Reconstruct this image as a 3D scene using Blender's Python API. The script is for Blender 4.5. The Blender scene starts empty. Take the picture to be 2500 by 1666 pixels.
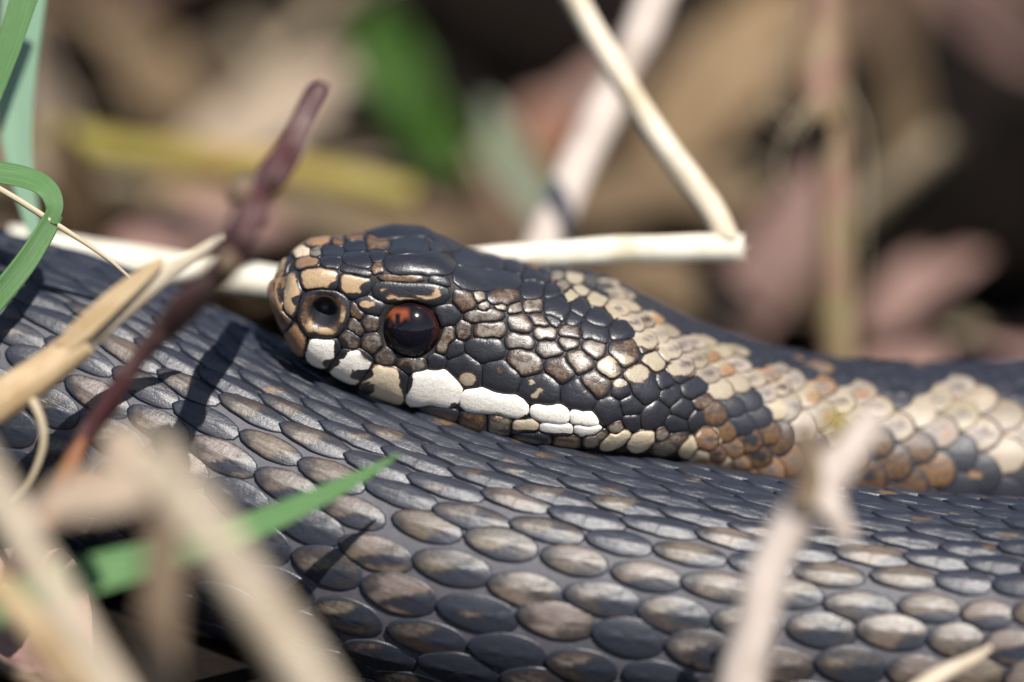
import bpy, math, random
import numpy as np
from mathutils import Vector
from mathutils.bvhtree import BVHTree

# ------------------------------------------------------------------ view frame
# Modelling frame: photograph pixels (x right, y down) plus a depth z in the same unit (towards the viewer),
# 1 px = 0.0272 mm at the plane of the snake's cheek.
PX = 6.8 / 2500.0          # cm per px
DIST = 34.0                # cm camera to the plane of focus
PITCH = math.radians(17.0)
FH = 2.75                  # cm height of the focus point above the ground under the coil
VR = np.array([1.0, 0, 0]); VU = np.array([0, math.sin(PITCH), math.cos(PITCH)]); VB = np.array([0, -math.cos(PITCH), math.sin(PITCH)])
FP = np.array([0, 0, FH])
def V(P):
    P = np.asarray(P, float)
    z = P[..., 2] * PX; f = (DIST - z) / DIST
    X = (P[..., 0] - 1250) * PX * f; Y = (833 - P[..., 1]) * PX * f
    return (FP + X[..., None] * VR + Y[..., None] * VU + z[..., None] * VB) * 0.01

sc = bpy.context.scene
cam = bpy.data.cameras.new('camera'); camo = bpy.data.objects.new('camera', cam)
sc.collection.objects.link(camo); sc.camera = camo
cam.sensor_width = 36.0; cam.lens = 36.0 * DIST / 6.8
camo.location = Vector((FP + DIST * VB) * 0.01)
camo.rotation_euler = (math.pi / 2 - PITCH, 0, 0)
cam.clip_start = 0.01; cam.clip_end = 50
cam.dof.use_dof = True; cam.dof.focus_distance = DIST * 0.01
cam.dof.aperture_fstop = cam.lens / 21.0

# ------------------------------------------------------------------ light
SUNV = 0.24 * VR + 0.61 * VU + 0.76 * VB
SUNV = SUNV / np.linalg.norm(SUNV)
elev = math.asin(SUNV[2]); azim = math.atan2(SUNV[0], SUNV[1])
world = bpy.data.worlds.new('World'); sc.world = world; world.use_nodes = True
wn = world.node_tree; bgn = wn.nodes['Background']
sky = wn.nodes.new('ShaderNodeTexSky'); sky.sky_type = 'NISHITA'; sky.sun_disc = False
sky.sun_elevation = elev; sky.sun_rotation = azim
wn.links.new(sky.outputs[0], bgn.inputs[0]); bgn.inputs[1].default_value = 0.07
sun = bpy.data.lights.new('sun', 'SUN'); suno = bpy.data.objects.new('sun', sun); sc.collection.objects.link(suno)
sun.energy = 5.0; sun.angle = math.radians(0.53); sun.color = (1.0, 0.95, 0.88)
suno.rotation_euler = Vector(SUNV).to_track_quat('Z', 'Y').to_euler()
sc.view_settings.view_transform = 'Standard'; sc.view_settings.look = 'None'
sc.view_settings.exposure = 0.50; sc.view_settings.gamma = 1.0
sc.render.engine = 'CYCLES'
sc.cycles.use_denoising = True
sc.cycles.max_bounces = 6; sc.cycles.transparent_max_bounces = 4
sc.cycles.sample_clamp_indirect = 4.0

rng = np.random.default_rng(7)
random.seed(7)

# ------------------------------------------------------------------ helpers
def crom(pts, n):
    """Catmull-Rom through pts, n samples per segment (+ the last point)."""
    p = np.asarray(pts, float)
    p = np.vstack([2 * p[0] - p[1], p, 2 * p[-1] - p[-2]])
    out = []
    t = np.linspace(0, 1, n, endpoint=False)[:, None]
    for i in range(1, len(p) - 2):
        a, b, c, d = p[i - 1], p[i], p[i + 1], p[i + 2]
        out.append(0.5 * (2 * b + (c - a) * t + (2 * a - 5 * b + 4 * c - d) * t ** 2 + (3 * b - a - 3 * c + d) * t ** 3))
    out.append(p[-2][None])
    return np.vstack(out)

def smooth(a, b, x):
    t = np.clip((np.asarray(x, float) - a) / (b - a), 0, 1); return t * t * (3 - 2 * t)

def norm(v): return v / np.maximum(np.linalg.norm(v, axis=-1, keepdims=True), 1e-9)

def mesh_obj(name, verts, faces, mat, parent=None, attrs=None, flat=False, loc=None):
    """verts in metres (world); loc = origin of the object."""
    verts = np.asarray(verts, float)
    o0 = np.zeros(3) if loc is None else np.asarray(loc, float)
    if parent is not None and loc is None: o0 = np.array(parent['_o'])
    me = bpy.data.meshes.new(name)
    me.from_pydata((verts - o0).tolist(), [], [list(map(int, f)) for f in faces])
    if not flat: me.polygons.foreach_set('use_smooth', np.ones(len(me.polygons), bool))
    for k, a in (attrs or {}).items():
        a = np.asarray(a, np.float32)
        if a.ndim == 1:
            at = me.attributes.new(k, 'FLOAT', 'POINT'); at.data.foreach_set('value', a)
        elif a.shape[1] == 3 and k.startswith('uv'):
            at = me.attributes.new(k, 'FLOAT_VECTOR', 'POINT'); at.data.foreach_set('vector', a.ravel())
        else:
            a4 = np.ones((len(a), 4), np.float32); a4[:, :3] = a
            at = me.attributes.new(k, 'FLOAT_COLOR', 'POINT'); at.data.foreach_set('color', a4.ravel())
    me.materials.append(mat); me.update()
    o = bpy.data.objects.new(name, me); sc.collection.objects.link(o)
    if parent is not None:
        o.parent = parent
        if loc is not None: o.location = Vector(o0 - np.array(parent['_o']))
    else: o.location = Vector(o0)
    return o

def empty(name, loc):
    o = bpy.data.objects.new(name, None); sc.collection.objects.link(o)
    o.location = Vector(loc); o['_o'] = [float(c) for c in loc]
    return o

def tag(o, label=None, cat=None, group=None, kind=None):
    if label: o['label'] = label
    if cat: o['category'] = cat
    if group: o['group'] = group
    if kind: o['kind'] = kind
    return o

class NT:
    def __init__(s, name):
        s.m = bpy.data.materials.new(name); s.m.use_nodes = True; s.t = s.m.node_tree
        s.b = s.t.nodes['Principled BSDF']
    def n(s, typ, **kw):
        x = s.t.nodes.new(typ)
        for k, v in kw.items():
            if k.startswith('i_'):
                key = k[2:]; key = int(key) if key.isdigit() else key.replace('_', ' ')
                x.inputs[key].default_value = v
            else: setattr(x, k, v)
        return x
    def l(s, a, b): s.t.links.new(a, b)
    def attr(s, name): return s.n('ShaderNodeAttribute', attribute_name=name)
    def math(s, op, a, b=None, clamp=False):
        x = s.n('ShaderNodeMath', operation=op); x.use_clamp = clamp
        for i, v in enumerate((a, b)):
            if v is None: continue
            if isinstance(v, (int, float)): x.inputs[i].default_value = v
            else: s.l(v, x.inputs[i])
        return x.outputs[0]
    def ramp(s, fac, stops, interp='LINEAR'):
        x = s.n('ShaderNodeValToRGB'); cr = x.color_ramp; cr.interpolation = interp
        while len(cr.elements) > 1: cr.elements.remove(cr.elements[0])
        for i, (p, c) in enumerate(stops):
            e = cr.elements[0] if i == 0 else cr.elements.new(p)
            e.position = p; e.color = (*c, 1) if len(c) == 3 else c
        s.l(fac, x.inputs[0]); return x.outputs[0]
    def mix(s, fac, a, b, mode='MIX'):
        x = s.n('ShaderNodeMix', data_type='RGBA', blend_type=mode)
        if isinstance(fac, (int, float)): x.inputs[0].default_value = fac
        else: s.l(fac, x.inputs[0])
        for i, v in ((6, a), (7, b)):
            if isinstance(v, tuple): x.inputs[i].default_value = (*v, 1)
            else: s.l(v, x.inputs[i])
        return x.outputs[2]
    def noise(s, vec, scale, detail=3, rough=0.6):
        x = s.n('ShaderNodeTexNoise'); x.inputs['Scale'].default_value = scale
        x.inputs['Detail'].default_value = detail; x.inputs['Roughness'].default_value = rough
        if vec is not None: s.l(vec, x.inputs['Vector'])
        return x.outputs['Fac']
    def bump(s, h, strength, dist, prev=None):
        x = s.n('ShaderNodeBump'); x.inputs['Strength'].default_value = strength; x.inputs['Distance'].default_value = dist
        s.l(h, x.inputs['Height'])
        if prev is not None: s.l(prev, x.inputs['Normal'])
        return x.outputs[0]

# ------------------------------------------------------------------ materials
def scale_material(name, wet, streak, soft=0.0, spec=0.75, blk=((0.009, 0.0095, 0.013), (0.021, 0.022, 0.030)), grain=0.6, brn=((0.030, 0.016, 0.010), (0.095, 0.048, 0.021))):
    t = NT(name); b = t.b
    pos = t.n('ShaderNodeTexCoord').outputs['Object']
    pale = t.attr('pale').outputs['Fac']; lcol = t.attr('lcol').outputs['Color']; luv = t.attr('uvl').outputs['Vector']
    n1 = t.noise(pos, 900, 4, 0.65); n2 = t.noise(pos, 3300, 3, 0.7); n3 = t.noise(pos, 260, 2)
    f = t.math('ADD', pale, t.math('MULTIPLY', t.math('SUBTRACT', n1, 0.5), 0.55))
    f = t.math('ADD', f, t.math('MULTIPLY', t.math('SUBTRACT', n2, 0.5), 0.35))
    # streaks along each scale and fine grain
    sep = t.n('ShaderNodeSeparateXYZ'); t.l(luv, sep.inputs[0])
    cmb = t.n('ShaderNodeCombineXYZ')
    t.l(t.math('MULTIPLY', sep.outputs[0], 1.6), cmb.inputs[0]); t.l(t.math('MULTIPLY', sep.outputs[1], 11.0), cmb.inputs[1]); t.l(sep.outputs[2], cmb.inputs[2])
    st = t.noise(cmb.outputs[0], 1.0, 4, 0.6)
    f = t.math('ADD', f, t.math('MULTIPLY', t.math('SUBTRACT', st, 0.5), 0.30))
    black = t.mix(n3, *blk)
    brown = t.mix(n1, *brn)
    n4 = t.noise(pos, 9000, 2, 0.6)
    k1 = t.ramp(f, [(0.22 - 0.14 * soft, (0, 0, 0)), (0.46 + 0.14 * soft, (1, 1, 1))], 'EASE')
    k2 = t.ramp(f, [(0.40 - 0.12 * soft, (0, 0, 0)), (0.64 + 0.16 * soft, (1, 1, 1))], 'EASE')
    c = t.mix(k1, black, brown); 
    lc2 = t.mix(t.ramp(st, [(0.38, (0, 0, 0)), (0.62, (1, 1, 1))]), t.mix(min(1.0, streak * 3.4), lcol, (0.62, 0.56, 0.52), 'MULTIPLY') if streak > 0.1 else lcol, lcol)
    mott = t.mix(t.ramp(n1, [(0.35, (0, 0, 0)), (0.68, (1, 1, 1))]), lc2, t.mix(0.5, lc2, (0.9, 0.8, 0.66), 'MULTIPLY'))
    c = t.mix(k2, c, mott)
    c = t.mix(t.math('MULTIPLY', t.ramp(n4, [(0.52, (0, 0, 0)), (0.74, (1, 1, 1))]), 0.36), c, (0.035, 0.024, 0.018))
    t.l(c, b.inputs['Base Color'])
    t.l(t.math('ADD', wet, t.math('MULTIPLY', t.math('SUBTRACT', n2, 0.5), 0.22)), b.inputs['Roughness'])
    b.inputs['Specular IOR Level'].default_value = spec
    b.inputs['Thin Film Thickness'].default_value = 0.0
    nb = t.bump(st, streak, 0.00010)
    nb = t.bump(n2, grain, 0.00006, nb)
    nb = t.bump(n4, 0.5, 0.00002, nb)
    t.l(nb, b.inputs['Normal'])
    return t
tm = scale_material('head_scale_skin', 0.38, 0.06); M_HEAD = tm.m
tm = scale_material('neck_scale_skin', 0.46, 0.12, 0.5, 0.45, ((0.010, 0.011, 0.016), (0.030, 0.032, 0.044)), 0.5); M_NECK = tm.m
tm = scale_material('body_scale_skin', 0.40, 0.22, 1.0, 0.6, ((0.012, 0.014, 0.022), (0.030, 0.035, 0.052)), 0.45, ((0.022, 0.018, 0.016), (0.060, 0.042, 0.030))); M_BODY = tm.m
_p = tm.n('ShaderNodeTexCoord').outputs['Object']
_h = tm.noise(_p, 1400, 5, 0.8)
_r = tm.ramp(_h, [(0.56, (0, 0, 0)), (0.66, (1, 1, 1))])
_h2 = tm.noise(_p, 700, 2, 0.5)
tm.l(tm.math('MULTIPLY', _r, tm.math('ADD', 120.0, tm.math('MULTIPLY', _h2, 460.0))), tm.b.inputs['Thin Film Thickness'])
tm.b.inputs['Thin Film IOR'].default_value = 1.38
def skin_material():
    t = NT('interstitial_skin'); pos = t.n('ShaderNodeTexCoord').outputs['Object']
    n = t.noise(pos, 1500, 4, 0.7); w = t.attr('greyness').outputs['Fac']
    g = t.mix(n, (0.045, 0.044, 0.054), (0.10, 0.096, 0.112))
    t.l(t.mix(w, (0.014, 0.011, 0.010), g), t.b.inputs['Base Color'])
    t.b.inputs['Roughness'].default_value = 0.62
    t.l(t.bump(n, 0.6, 0.00008), t.b.inputs['Normal'])
    return t.m
M_SKIN = skin_material()
def eye_material():
    t = NT('snake_eye'); b = t.b
    c = t.attr('lcol').outputs['Color']
    n = t.noise(t.n('ShaderNodeTexCoord').outputs['Object'], 2500, 3)
    t.l(t.mix(t.math('MULTIPLY', n, 0.5), c, (0.01, 0.008, 0.008)), b.inputs['Base Color'])
    b.inputs['Roughness'].default_value = 0.10; b.inputs['Specular IOR Level'].default_value = 0.42
    b.inputs['Coat Weight'].default_value = 0.0
    return t.m
M_EYE = eye_material()

def fibre_material(name, c1, c2, c3=None, spots=0.0, rough=0.55, streak=(2.0, 26.0), bump=0.4, trans=0.0):
    """stems and blades: uvl = (metres along, turn around, seed)"""
    t = NT(name); b = t.b
    luv = t.attr('uvl').outputs['Vector']
    sep = t.n('ShaderNodeSeparateXYZ'); t.l(luv, sep.inputs[0])
    cmb = t.n('ShaderNodeCombineXYZ')
    t.l(t.math('MULTIPLY', sep.outputs[0], 60 * streak[0]), cmb.inputs[0]); t.l(t.math('MULTIPLY', sep.outputs[1], streak[1]), cmb.inputs[1]); t.l(sep.outputs[2], cmb.inputs[2])
    n = t.noise(cmb.outputs[0], 1.0, 4, 0.6)
    pos = t.n('ShaderNodeTexCoord').outputs['Object']
    m = t.noise(pos, 260, 4, 0.6)
    c = t.mix(t.ramp(n, [(0.3, (0, 0, 0)), (0.7, (1, 1, 1))]), c1, c2)
    if c3: c = t.mix(t.ramp(m, [(0.50 - 0.25 * spots, (0, 0, 0)), (0.72, (1, 1, 1))]), c, c3)
    t.l(c, b.inputs['Base Color'])
    b.inputs['Roughness'].default_value = rough; b.inputs['Specular IOR Level'].default_value = 0.35
    t.l(t.bump(n, bump, 0.0003), b.inputs['Normal'])
    if trans > 0:
        tr = t.n('ShaderNodeBsdfTranslucent'); t.l(c, tr.inputs['Color'])
        mx = t.n('ShaderNodeMixShader'); mx.inputs[0].default_value = trans
        out = t.t.nodes['Material Output']
        t.l(b.outputs[0], mx.inputs[1]); t.l(tr.outputs[0], mx.inputs[2]); t.l(mx.outputs[0], out.inputs['Surface'])
    return t.m
M_STRAW = fibre_material('bleached_straw', (0.60, 0.51, 0.38), (0.74, 0.66, 0.54), (0.46, 0.36, 0.23), 0.4, 0.55)
M_WHITE = fibre_material('white_straw', (0.70, 0.65, 0.54), (0.80, 0.76, 0.66), (0.55, 0.48, 0.34), 0.1, 0.5)
M_TAN = fibre_material('tan_straw', (0.42, 0.30, 0.17), (0.56, 0.43, 0.27), (0.33, 0.22, 0.11), 0.3, 0.42)
M_PINKST = fibre_material('grey_pink_stem', (0.46, 0.39, 0.34), (0.56, 0.48, 0.43), (0.32, 0.25, 0.20), 0.2, 0.7)
M_GREEN = fibre_material('green_blade', (0.065, 0.155, 0.045), (0.12, 0.24, 0.090), None, 0, 0.45, trans=0.2)
M_GREEN2 = fibre_material('pale_green_blade', (0.19, 0.32, 0.22), (0.26, 0.40, 0.28), None, 0, 0.45, trans=0.2)
M_LEAFG = fibre_material('fresh_leaf', (0.028, 0.075, 0.005), (0.055, 0.125, 0.012), None, 0, 0.5, trans=0.25)
M_LEAFP = fibre_material('pale_leaf', (0.25, 0.27, 0.19), (0.33, 0.35, 0.26), (0.18, 0.32, 0.12), 0.4, 0.6, trans=0.2)
M_OLIVE = fibre_material('olive_stem', (0.20, 0.17, 0.03), (0.30, 0.26, 0.06), (0.26, 0.14, 0.05), 0.3, 0.6)
M_BRAMBLE = fibre_material('purple_brown_twig', (0.035, 0.012, 0.014), (0.095, 0.034, 0.036), (0.15, 0.10, 0.085), 0.1, 0.42)
M_REDYEL = fibre_material('red_yellow_stem', (0.24, 0.04, 0.035), (0.19, 0.15, 0.015), (0.20, 0.05, 0.045), 0.3, 0.5)
M_STEMV = fibre_material('green_red_stem', (0.19, 0.155, 0.075), (0.16, 0.14, 0.05), (0.20, 0.085, 0.080), 0.7, 0.6, (0.6, 6.0))
M_BROWNST = fibre_material('brown_stem', (0.17, 0.12, 0.075), (0.24, 0.175, 0.12), (0.12, 0.08, 0.05), 0.3, 0.7)
M_SHADE = fibre_material('painted_shade', (0.003, 0.0024, 0.002), (0.009, 0.0065, 0.005), None, 0, 1.0)  # near-black colour that stands in for deep shade in the litter
M_SHADE.node_tree.nodes['Principled BSDF'].inputs['Specular IOR Level'].default_value = 0.05
M_DULL = fibre_material('dull_straw', (0.46, 0.38, 0.28), (0.58, 0.49, 0.38), (0.36, 0.28, 0.19), 0.3, 0.7)
M_HAIR = fibre_material('dry_fibre', (0.42, 0.34, 0.22), (0.55, 0.46, 0.32))

def leaf_material(name, c1, c2, c3):
    t = NT(name); b = t.b
    pos = t.n('ShaderNodeTexCoord').outputs['Object']; luv = t.attr('uvl').outputs['Vector']
    m = t.noise(pos, 90, 5, 0.6); k = t.noise(pos, 420, 4, 0.65)
    c = t.mix(t.ramp(m, [(0.35, (0, 0, 0)), (0.65, (1, 1, 1))]), c1, c2)
    c = t.mix(t.ramp(k, [(0.52, (0, 0, 0)), (0.75, (1, 1, 1))]), c, c3)
    t.l(c, b.inputs['Base Color']); b.inputs['Roughness'].default_value = 0.75
    b.inputs['Specular IOR Level'].default_value = 0.25
    t.l(t.bump(k, 0.5, 0.0006), b.inputs['Normal'])
    tr = t.n('ShaderNodeBsdfTranslucent'); t.l(c, tr.inputs['Color'])
    mx = t.n('ShaderNodeMixShader'); mx.inputs[0].default_value = 0.18
    t.l(b.outputs[0], mx.inputs[1]); t.l(tr.outputs[0], mx.inputs[2]); t.l(mx.outputs[0], t.t.nodes['Material Output'].inputs['Surface'])
    return t.m
M_LTAN = leaf_material('dead_leaf_tan', (0.295, 0.197, 0.107), (0.394, 0.279, 0.164), (0.197, 0.115, 0.057))
M_LPINK = leaf_material('dead_leaf_pink', (0.270, 0.162, 0.135), (0.360, 0.234, 0.198), (0.180, 0.099, 0.081))
M_LBEIGE = leaf_material('dead_leaf_beige', (0.352, 0.272, 0.200), (0.432, 0.344, 0.264), (0.256, 0.184, 0.120))
M_LBROWN = leaf_material('dead_leaf_brown', (0.128, 0.086, 0.049), (0.195, 0.135, 0.075), (0.075, 0.049, 0.030))
M_LRUST = leaf_material('dead_leaf_rust', (0.34, 0.14, 0.06), (0.42, 0.20, 0.10), (0.22, 0.10, 0.05))

def litter_material():
    t = NT('leaf_litter_mix'); pos = t.n('ShaderNodeTexCoord').outputs['Object']
    k = t.noise(pos, 300, 4, 0.65)
    t.l(t.mix(t.math('MULTIPLY', k, 0.7), t.attr('lcol').outputs['Color'], (0.07, 0.045, 0.03)), t.b.inputs['Base Color'])
    t.b.inputs['Roughness'].default_value = 0.8; t.b.inputs['Specular IOR Level'].default_value = 0.2
    t.l(t.bump(k, 0.5, 0.0006), t.b.inputs['Normal'])
    return t.m
M_LITTER = litter_material()
def soil_material():
    t = NT('dark_soil'); pos = t.n('ShaderNodeTexCoord').outputs['Object']
    n = t.noise(pos, 120, 6, 0.7); k = t.noise(pos, 900, 4, 0.7)
    t.l(t.ramp(n, [(0.3, (0.003, 0.0025, 0.0022)), (0.7, (0.014, 0.010, 0.008))]), t.b.inputs['Base Color'])
    t.b.inputs['Roughness'].default_value = 1.0; t.b.inputs['Specular IOR Level'].default_value = 0.1
    t.l(t.bump(k, 0.8, 0.001), t.b.inputs['Normal'])
    return t.m
M_SOIL = soil_material()

# ================================================================== the adder: one continuous loft
# internal frame for the snake: (x, Y = -y, z) in px
E = math.radians(20.0)
UPH = np.array([0, math.cos(E), math.sin(E)])
ax2 = np.array([0.966, -0.259]); ZS = -0.26
O0 = np.array([668.0, -700.0, -90.0])
HEADLEN = 1050.0
Tdir = norm(np.array([ax2[0], ax2[1], ZS]))
Ldir = norm(np.cross(Tdir, UPH)); Hdir = np.cross(Ldir, Tdir)

TOP = np.array([(0, 14), (3, 42), (10, 68), (25, 92), (59, 133), (125, 160), (189, 192), (243, 219), (312, 233), (389, 219), (442, 212), (545, 213), (646, 224), (779, 226), (912, 198), (1021, 177), (1128, 165), (1300, 168)], float)
BOT = np.array([(0, -14), (8, -32), (27, -58), (62, -108), (87, -138), (138, -162), (260, -191), (402, -210), (537, -220), (681, -217), (811, -200), (961, -182), (1089, -168), (1300, -170)], float)
WID = np.array([(0, 22), (4, 48), (12, 72), (30, 97), (70, 122), (150, 146), (230, 166), (330, 192), (430, 208), (550, 250), (700, 308), (800, 322), (900, 306), (1000, 268), (1100, 236), (1300, 226)], float)
# half profiles (w, eta), from ventral mid to dorsal mid
PROF_SNOUT = np.array([(0, -1), (.45, -.97), (.80, -.76), (.96, -.38), (1.0, .05), (.95, .48), (.86, .82), (.55, .95), (0, .93)], float)
PROF_JAW = np.array([(0, -1), (.45, -.96), (.80, -.78), (.97, -.42), (1.0, -.05), (.90, .40), (.66, .76), (.35, .95), (0, 1.0)], float)
PROF_NECK = np.array([(0, -1), (.42, -.93), (.76, -.68), (.95, -.34), (1.0, .02), (.92, .40), (.70, .74), (.37, .95), (0, 1.0)], float)
PROF_BODY = np.array([(0, -.96), (.42, -.90), (.72, -.69), (.93, -.37), (1.0, .0), (.924, .383), (.707, .707), (.383, .924), (0, 1.0)], float)

def closed_profile(half):
    far = half[1:-1][::-1] * np.array([-1, 1])
    ring = np.vstack([half, far])
    n = len(ring)
    p = np.vstack([ring[-2:], ring, ring[:3]])
    t = np.linspace(0, 1, 24, endpoint=False)[:, None]
    out = []
    for i in range(2, 2 + n):
        a, b, c, d = p[i - 1], p[i], p[i + 1], p[i + 2]
        out.append(0.5 * (2 * b + (c - a) * t + (2 * a - 5 * b + 4 * c - d) * t ** 2 + (3 * b - a - 3 * c + d) * t ** 3))
    return np.vstack(out)
NV = 160
def resample_ring(P):
    Q = np.vstack([P, P[:1]])
    s = np.r_[0, np.cumsum(np.linalg.norm(np.diff(Q, axis=0), axis=1))]
    g = s[-1]; tt = np.arange(NV) / NV * g
    return np.stack([np.interp(tt, s, Q[:, k]) for k in range(3)], 1), g

rings, girths, us = [], [], []
qh = np.array([-ax2[1], ax2[0], 0])          # image-plane normal of the head axis
dh = np.array([ax2[0], ax2[1], 0])
aset = np.r_[0.0, 1.2, 3, 6, 10, 15, 22, np.arange(30, HEADLEN + 1, 8.5)]
lastB = None
for a in aset:
    w1 = smooth(380, 640, a); w2 = smooth(820, 1040, a)
    half = PROF_SNOUT * (1 - w1) + PROF_JAW * w1
    half = half * (1 - w2) + PROF_NECK * w2
    pr = closed_profile(half)
    W = np.interp(a, WID[:, 0], WID[:, 1])
    C = O0 + np.array([ax2[0], ax2[1], ZS]) * a
    h0, B = 0.0, 150.0
    for it in range(8):
        rel = pr[:, :1] * W * Ldir + (h0 + B * pr[:, 1:]) * Hdir
        q = rel @ qh; sh = rel @ dh
        i, j = np.argmax(q), np.argmin(q)
        tq = np.interp(max(a + sh[i], 0), TOP[:, 0], TOP[:, 1]); bq = np.interp(max(a + sh[j], 0), BOT[:, 0], BOT[:, 1])
        k = Hdir @ qh; lq = Ldir @ qh
        A = np.array([[k, k * pr[i, 1]], [k, k * pr[j, 1]]]); rhs = np.array([tq - W * pr[i, 0] * lq, bq - W * pr[j, 0] * lq])
        sol = np.linalg.solve(A, rhs); h0, B = sol[0], max(sol[1], 8)
    P = C + pr[:, :1] * W * Ldir + (h0 + B * pr[:, 1:]) * Hdir
    R, g = resample_ring(P); rings.append(R); girths.append(g); us.append(a)
NHEAD = len(aset)
endC = P.mean(0)
Cend = O0 + np.array([ax2[0], ax2[1], ZS]) * HEADLEN + h0 * Hdir
Bend, Wend = B, W
# neck, the loop outside the picture, and the front coil
path = [Cend - 90 * np.array([ax2[0], ax2[1], ZS]), Cend]
for x, y, z in [(1855, 1035, -415), (2050, 1082, -465), (2300, 1118, -530), (2600, 1130, -600), (3250, 1150, -800), (4050, 1300, -760), (4500, 1450, -100), (4100, 1560, 520), (3400, 1590, 330), (2900, 1592, 30),
                (2487, 1588, -110), (1969, 1548, -140), (1650, 1502, -155), (1213, 1420, -190), (877, 1318, -250), (528, 1166, -330), (178, 1000, -410), (-93, 925, -450), (-500, 850, -460), (-1100, 800, -400), (-1700, 900, -200)]:
    path.append(np.array([x, -y, z], float))
dense = crom(path, 40)[40:]
ds = np.r_[0, np.cumsum(np.linalg.norm(np.diff(dense, axis=0), axis=1))]
keys = np.array([0, 180, 400, 680, 1000, 1600, 2500, 3500, 4300, 5000, 5600, 12000.0])
wk = np.array([Wend, 222, 232, 262, 280, 300, 330, 350, 362, 366, 366, 366])
bk = np.array([Bend, 176, 190, 222, 245, 270, 300, 330, 348, 356, 356, 356])
ulen = ds[-1]
ss = np.arange(12, ulen, 16.0)
for s in ss:
    C = np.array([np.interp(s, ds, dense[:, k]) for k in range(3)])
    C2 = np.array([np.interp(min(s + 30, ulen), ds, dense[:, k]) for k in range(3)]); C1 = np.array([np.interp(max(s - 30, 0), ds, dense[:, k]) for k in range(3)])
    T = norm(C2 - C1); L = norm(np.cross(T, UPH)); Hh = np.cross(L, T)
    if s < 120:
        wb = smooth(0, 120, s); T = norm(Tdir * (1 - wb) + T * wb); L = norm(np.cross(T, UPH)); Hh = np.cross(L, T)
    w = smooth(0, 1500, s)
    pr = closed_profile(PROF_NECK * (1 - w) + PROF_BODY * w)
    P = C + pr[:, :1] * np.interp(s, keys, wk) * L + pr[:, 1:] * np.interp(s, keys, bk) * Hh
    R, g = resample_ring(P); rings.append(R); girths.append(g); us.append(HEADLEN + s)
G = np.array(rings); GU = np.array(us); GG = np.array(girths); NU = len(GU)

def grid_normals(G):
    du = np.gradient(G, axis=0)
    dv = np.roll(G, -1, 1) - np.roll(G, 1, 1)
    n = norm(np.cross(dv, du))
    c = G.mean(1, keepdims=True)
    s = np.sign((n * (G - c)).sum(-1).mean()); return n * s
GN = grid_normals(G)
GN[0] = -Tdir

def surf(u, v):
    fi = np.clip(np.interp(u, GU, np.arange(NU)), 0, NU - 1.001); i = fi.astype(int); fu = (fi - i)[..., None]
    vv = (np.asarray(v) % 1.0) * NV; j = np.floor(vv).astype(int) % NV; fv = (vv - np.floor(vv))[..., None]; j1 = (j + 1) % NV
    def ev(A): return (A[i, j] * (1 - fv) + A[i, j1] * fv) * (1 - fu) + (A[i + 1, j] * (1 - fv) + A[i + 1, j1] * fv) * fu
    return ev(G), norm(ev(GN))

# BVH of the smooth surface (px frame) for laying the head plates
def grid_faces(nu, nv):
    i, j = np.meshgrid(np.arange(nu - 1), np.arange(nv), indexing='ij'); j1 = (j + 1) % nv
    return np.stack([i * nv + j, i * nv + j1, (i + 1) * nv + j1, (i + 1) * nv + j], -1).reshape(-1, 4)
nh = NHEAD + 40
bvh = BVHTree.FromPolygons(G[:nh].reshape(-1, 3).tolist(), grid_faces(nh, NV).tolist())
def cast_view(x, y):
    """photo point -> nearest surface point and normal"""
    hit = bvh.ray_cast(Vector((x, -y, 3000)), Vector((0, 0, -1)))
    if hit[0] is None:
        p, n, i, d = bvh.find_nearest(Vector((x, -y, -60)))
        return np.array(p), np.array(n)
    return np.array(hit[0]), np.array(hit[1])

# grid lookup: smooth normals for points on the head
headpts = G[:nh].reshape(-1, 3); headnrm = GN[:nh].reshape(-1, 3)
from mathutils.kdtree import KDTree
kd = KDTree(len(headpts))
for i_, p_ in enumerate(headpts): kd.insert(Vector(p_), i_)
kd.balance()
def snorm(p):
    acc = np.zeros(3)
    for co, i, d in kd.find_n(Vector(p), 5): acc += headnrm[i] / (d + 2.0)
    return acc / max(np.linalg.norm(acc), 1e-9)

ROOT = V(np.array([1300.0, 1780, -180])); ROOT[2] = 0.0
adder = tag(empty('adder', ROOT), 'dark adder with cream zigzag and white lip scales basking on its own coil', 'snake')

EYE = np.array([1004.0, 806.0]); EYER = 70.0
NOSE = np.array([640 + 500 / 3.336, 530 + 765 / 3.336])
eyeP, _ = cast_view(*EYE); eyeN = snorm(eyeP)
noseP, _ = cast_view(*NOSE); noseN = snorm(noseP)

def put(P):        # internal px frame -> world metres
    P = np.asarray(P, float)
    return V(np.stack([P[..., 0], -P[..., 1], P[..., 2]], -1))

# ---- body skin (continuous), with a nostril pit and an eye socket pressed in
GS = G - GN * 3.0
d = np.linalg.norm(GS[:nh] - noseP, axis=-1); GS[:nh] -= noseN * (76 * np.exp(-(d / 38.0) ** 2.6) + 8 * np.exp(-(d / 52.0) ** 4))[..., None]
d = np.linalg.norm(GS[:nh] - eyeP, axis=-1); GS[:nh] -= eyeN * (26 * np.exp(-(d / 66.0) ** 6))[..., None]
sv = GS.reshape(-1, 3); nvv = len(sv)
sv = np.vstack([sv, GS[0].mean(0), GS[-1].mean(0)])
sf = grid_faces(NU, NV).tolist() + [[nvv, (j + 1) % NV, j] for j in range(NV)] + [[nvv + 1, (NU - 1) * NV + j, (NU - 1) * NV + (j + 1) % NV] for j in range(NV)]
grey = np.repeat(smooth(HEADLEN + 350, HEADLEN + 1300, GU), NV); grey = np.r_[grey, 0, 1]
body = mesh_obj('body', put(sv), sf, M_SKIN, adder, {'greyness': grey})

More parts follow.
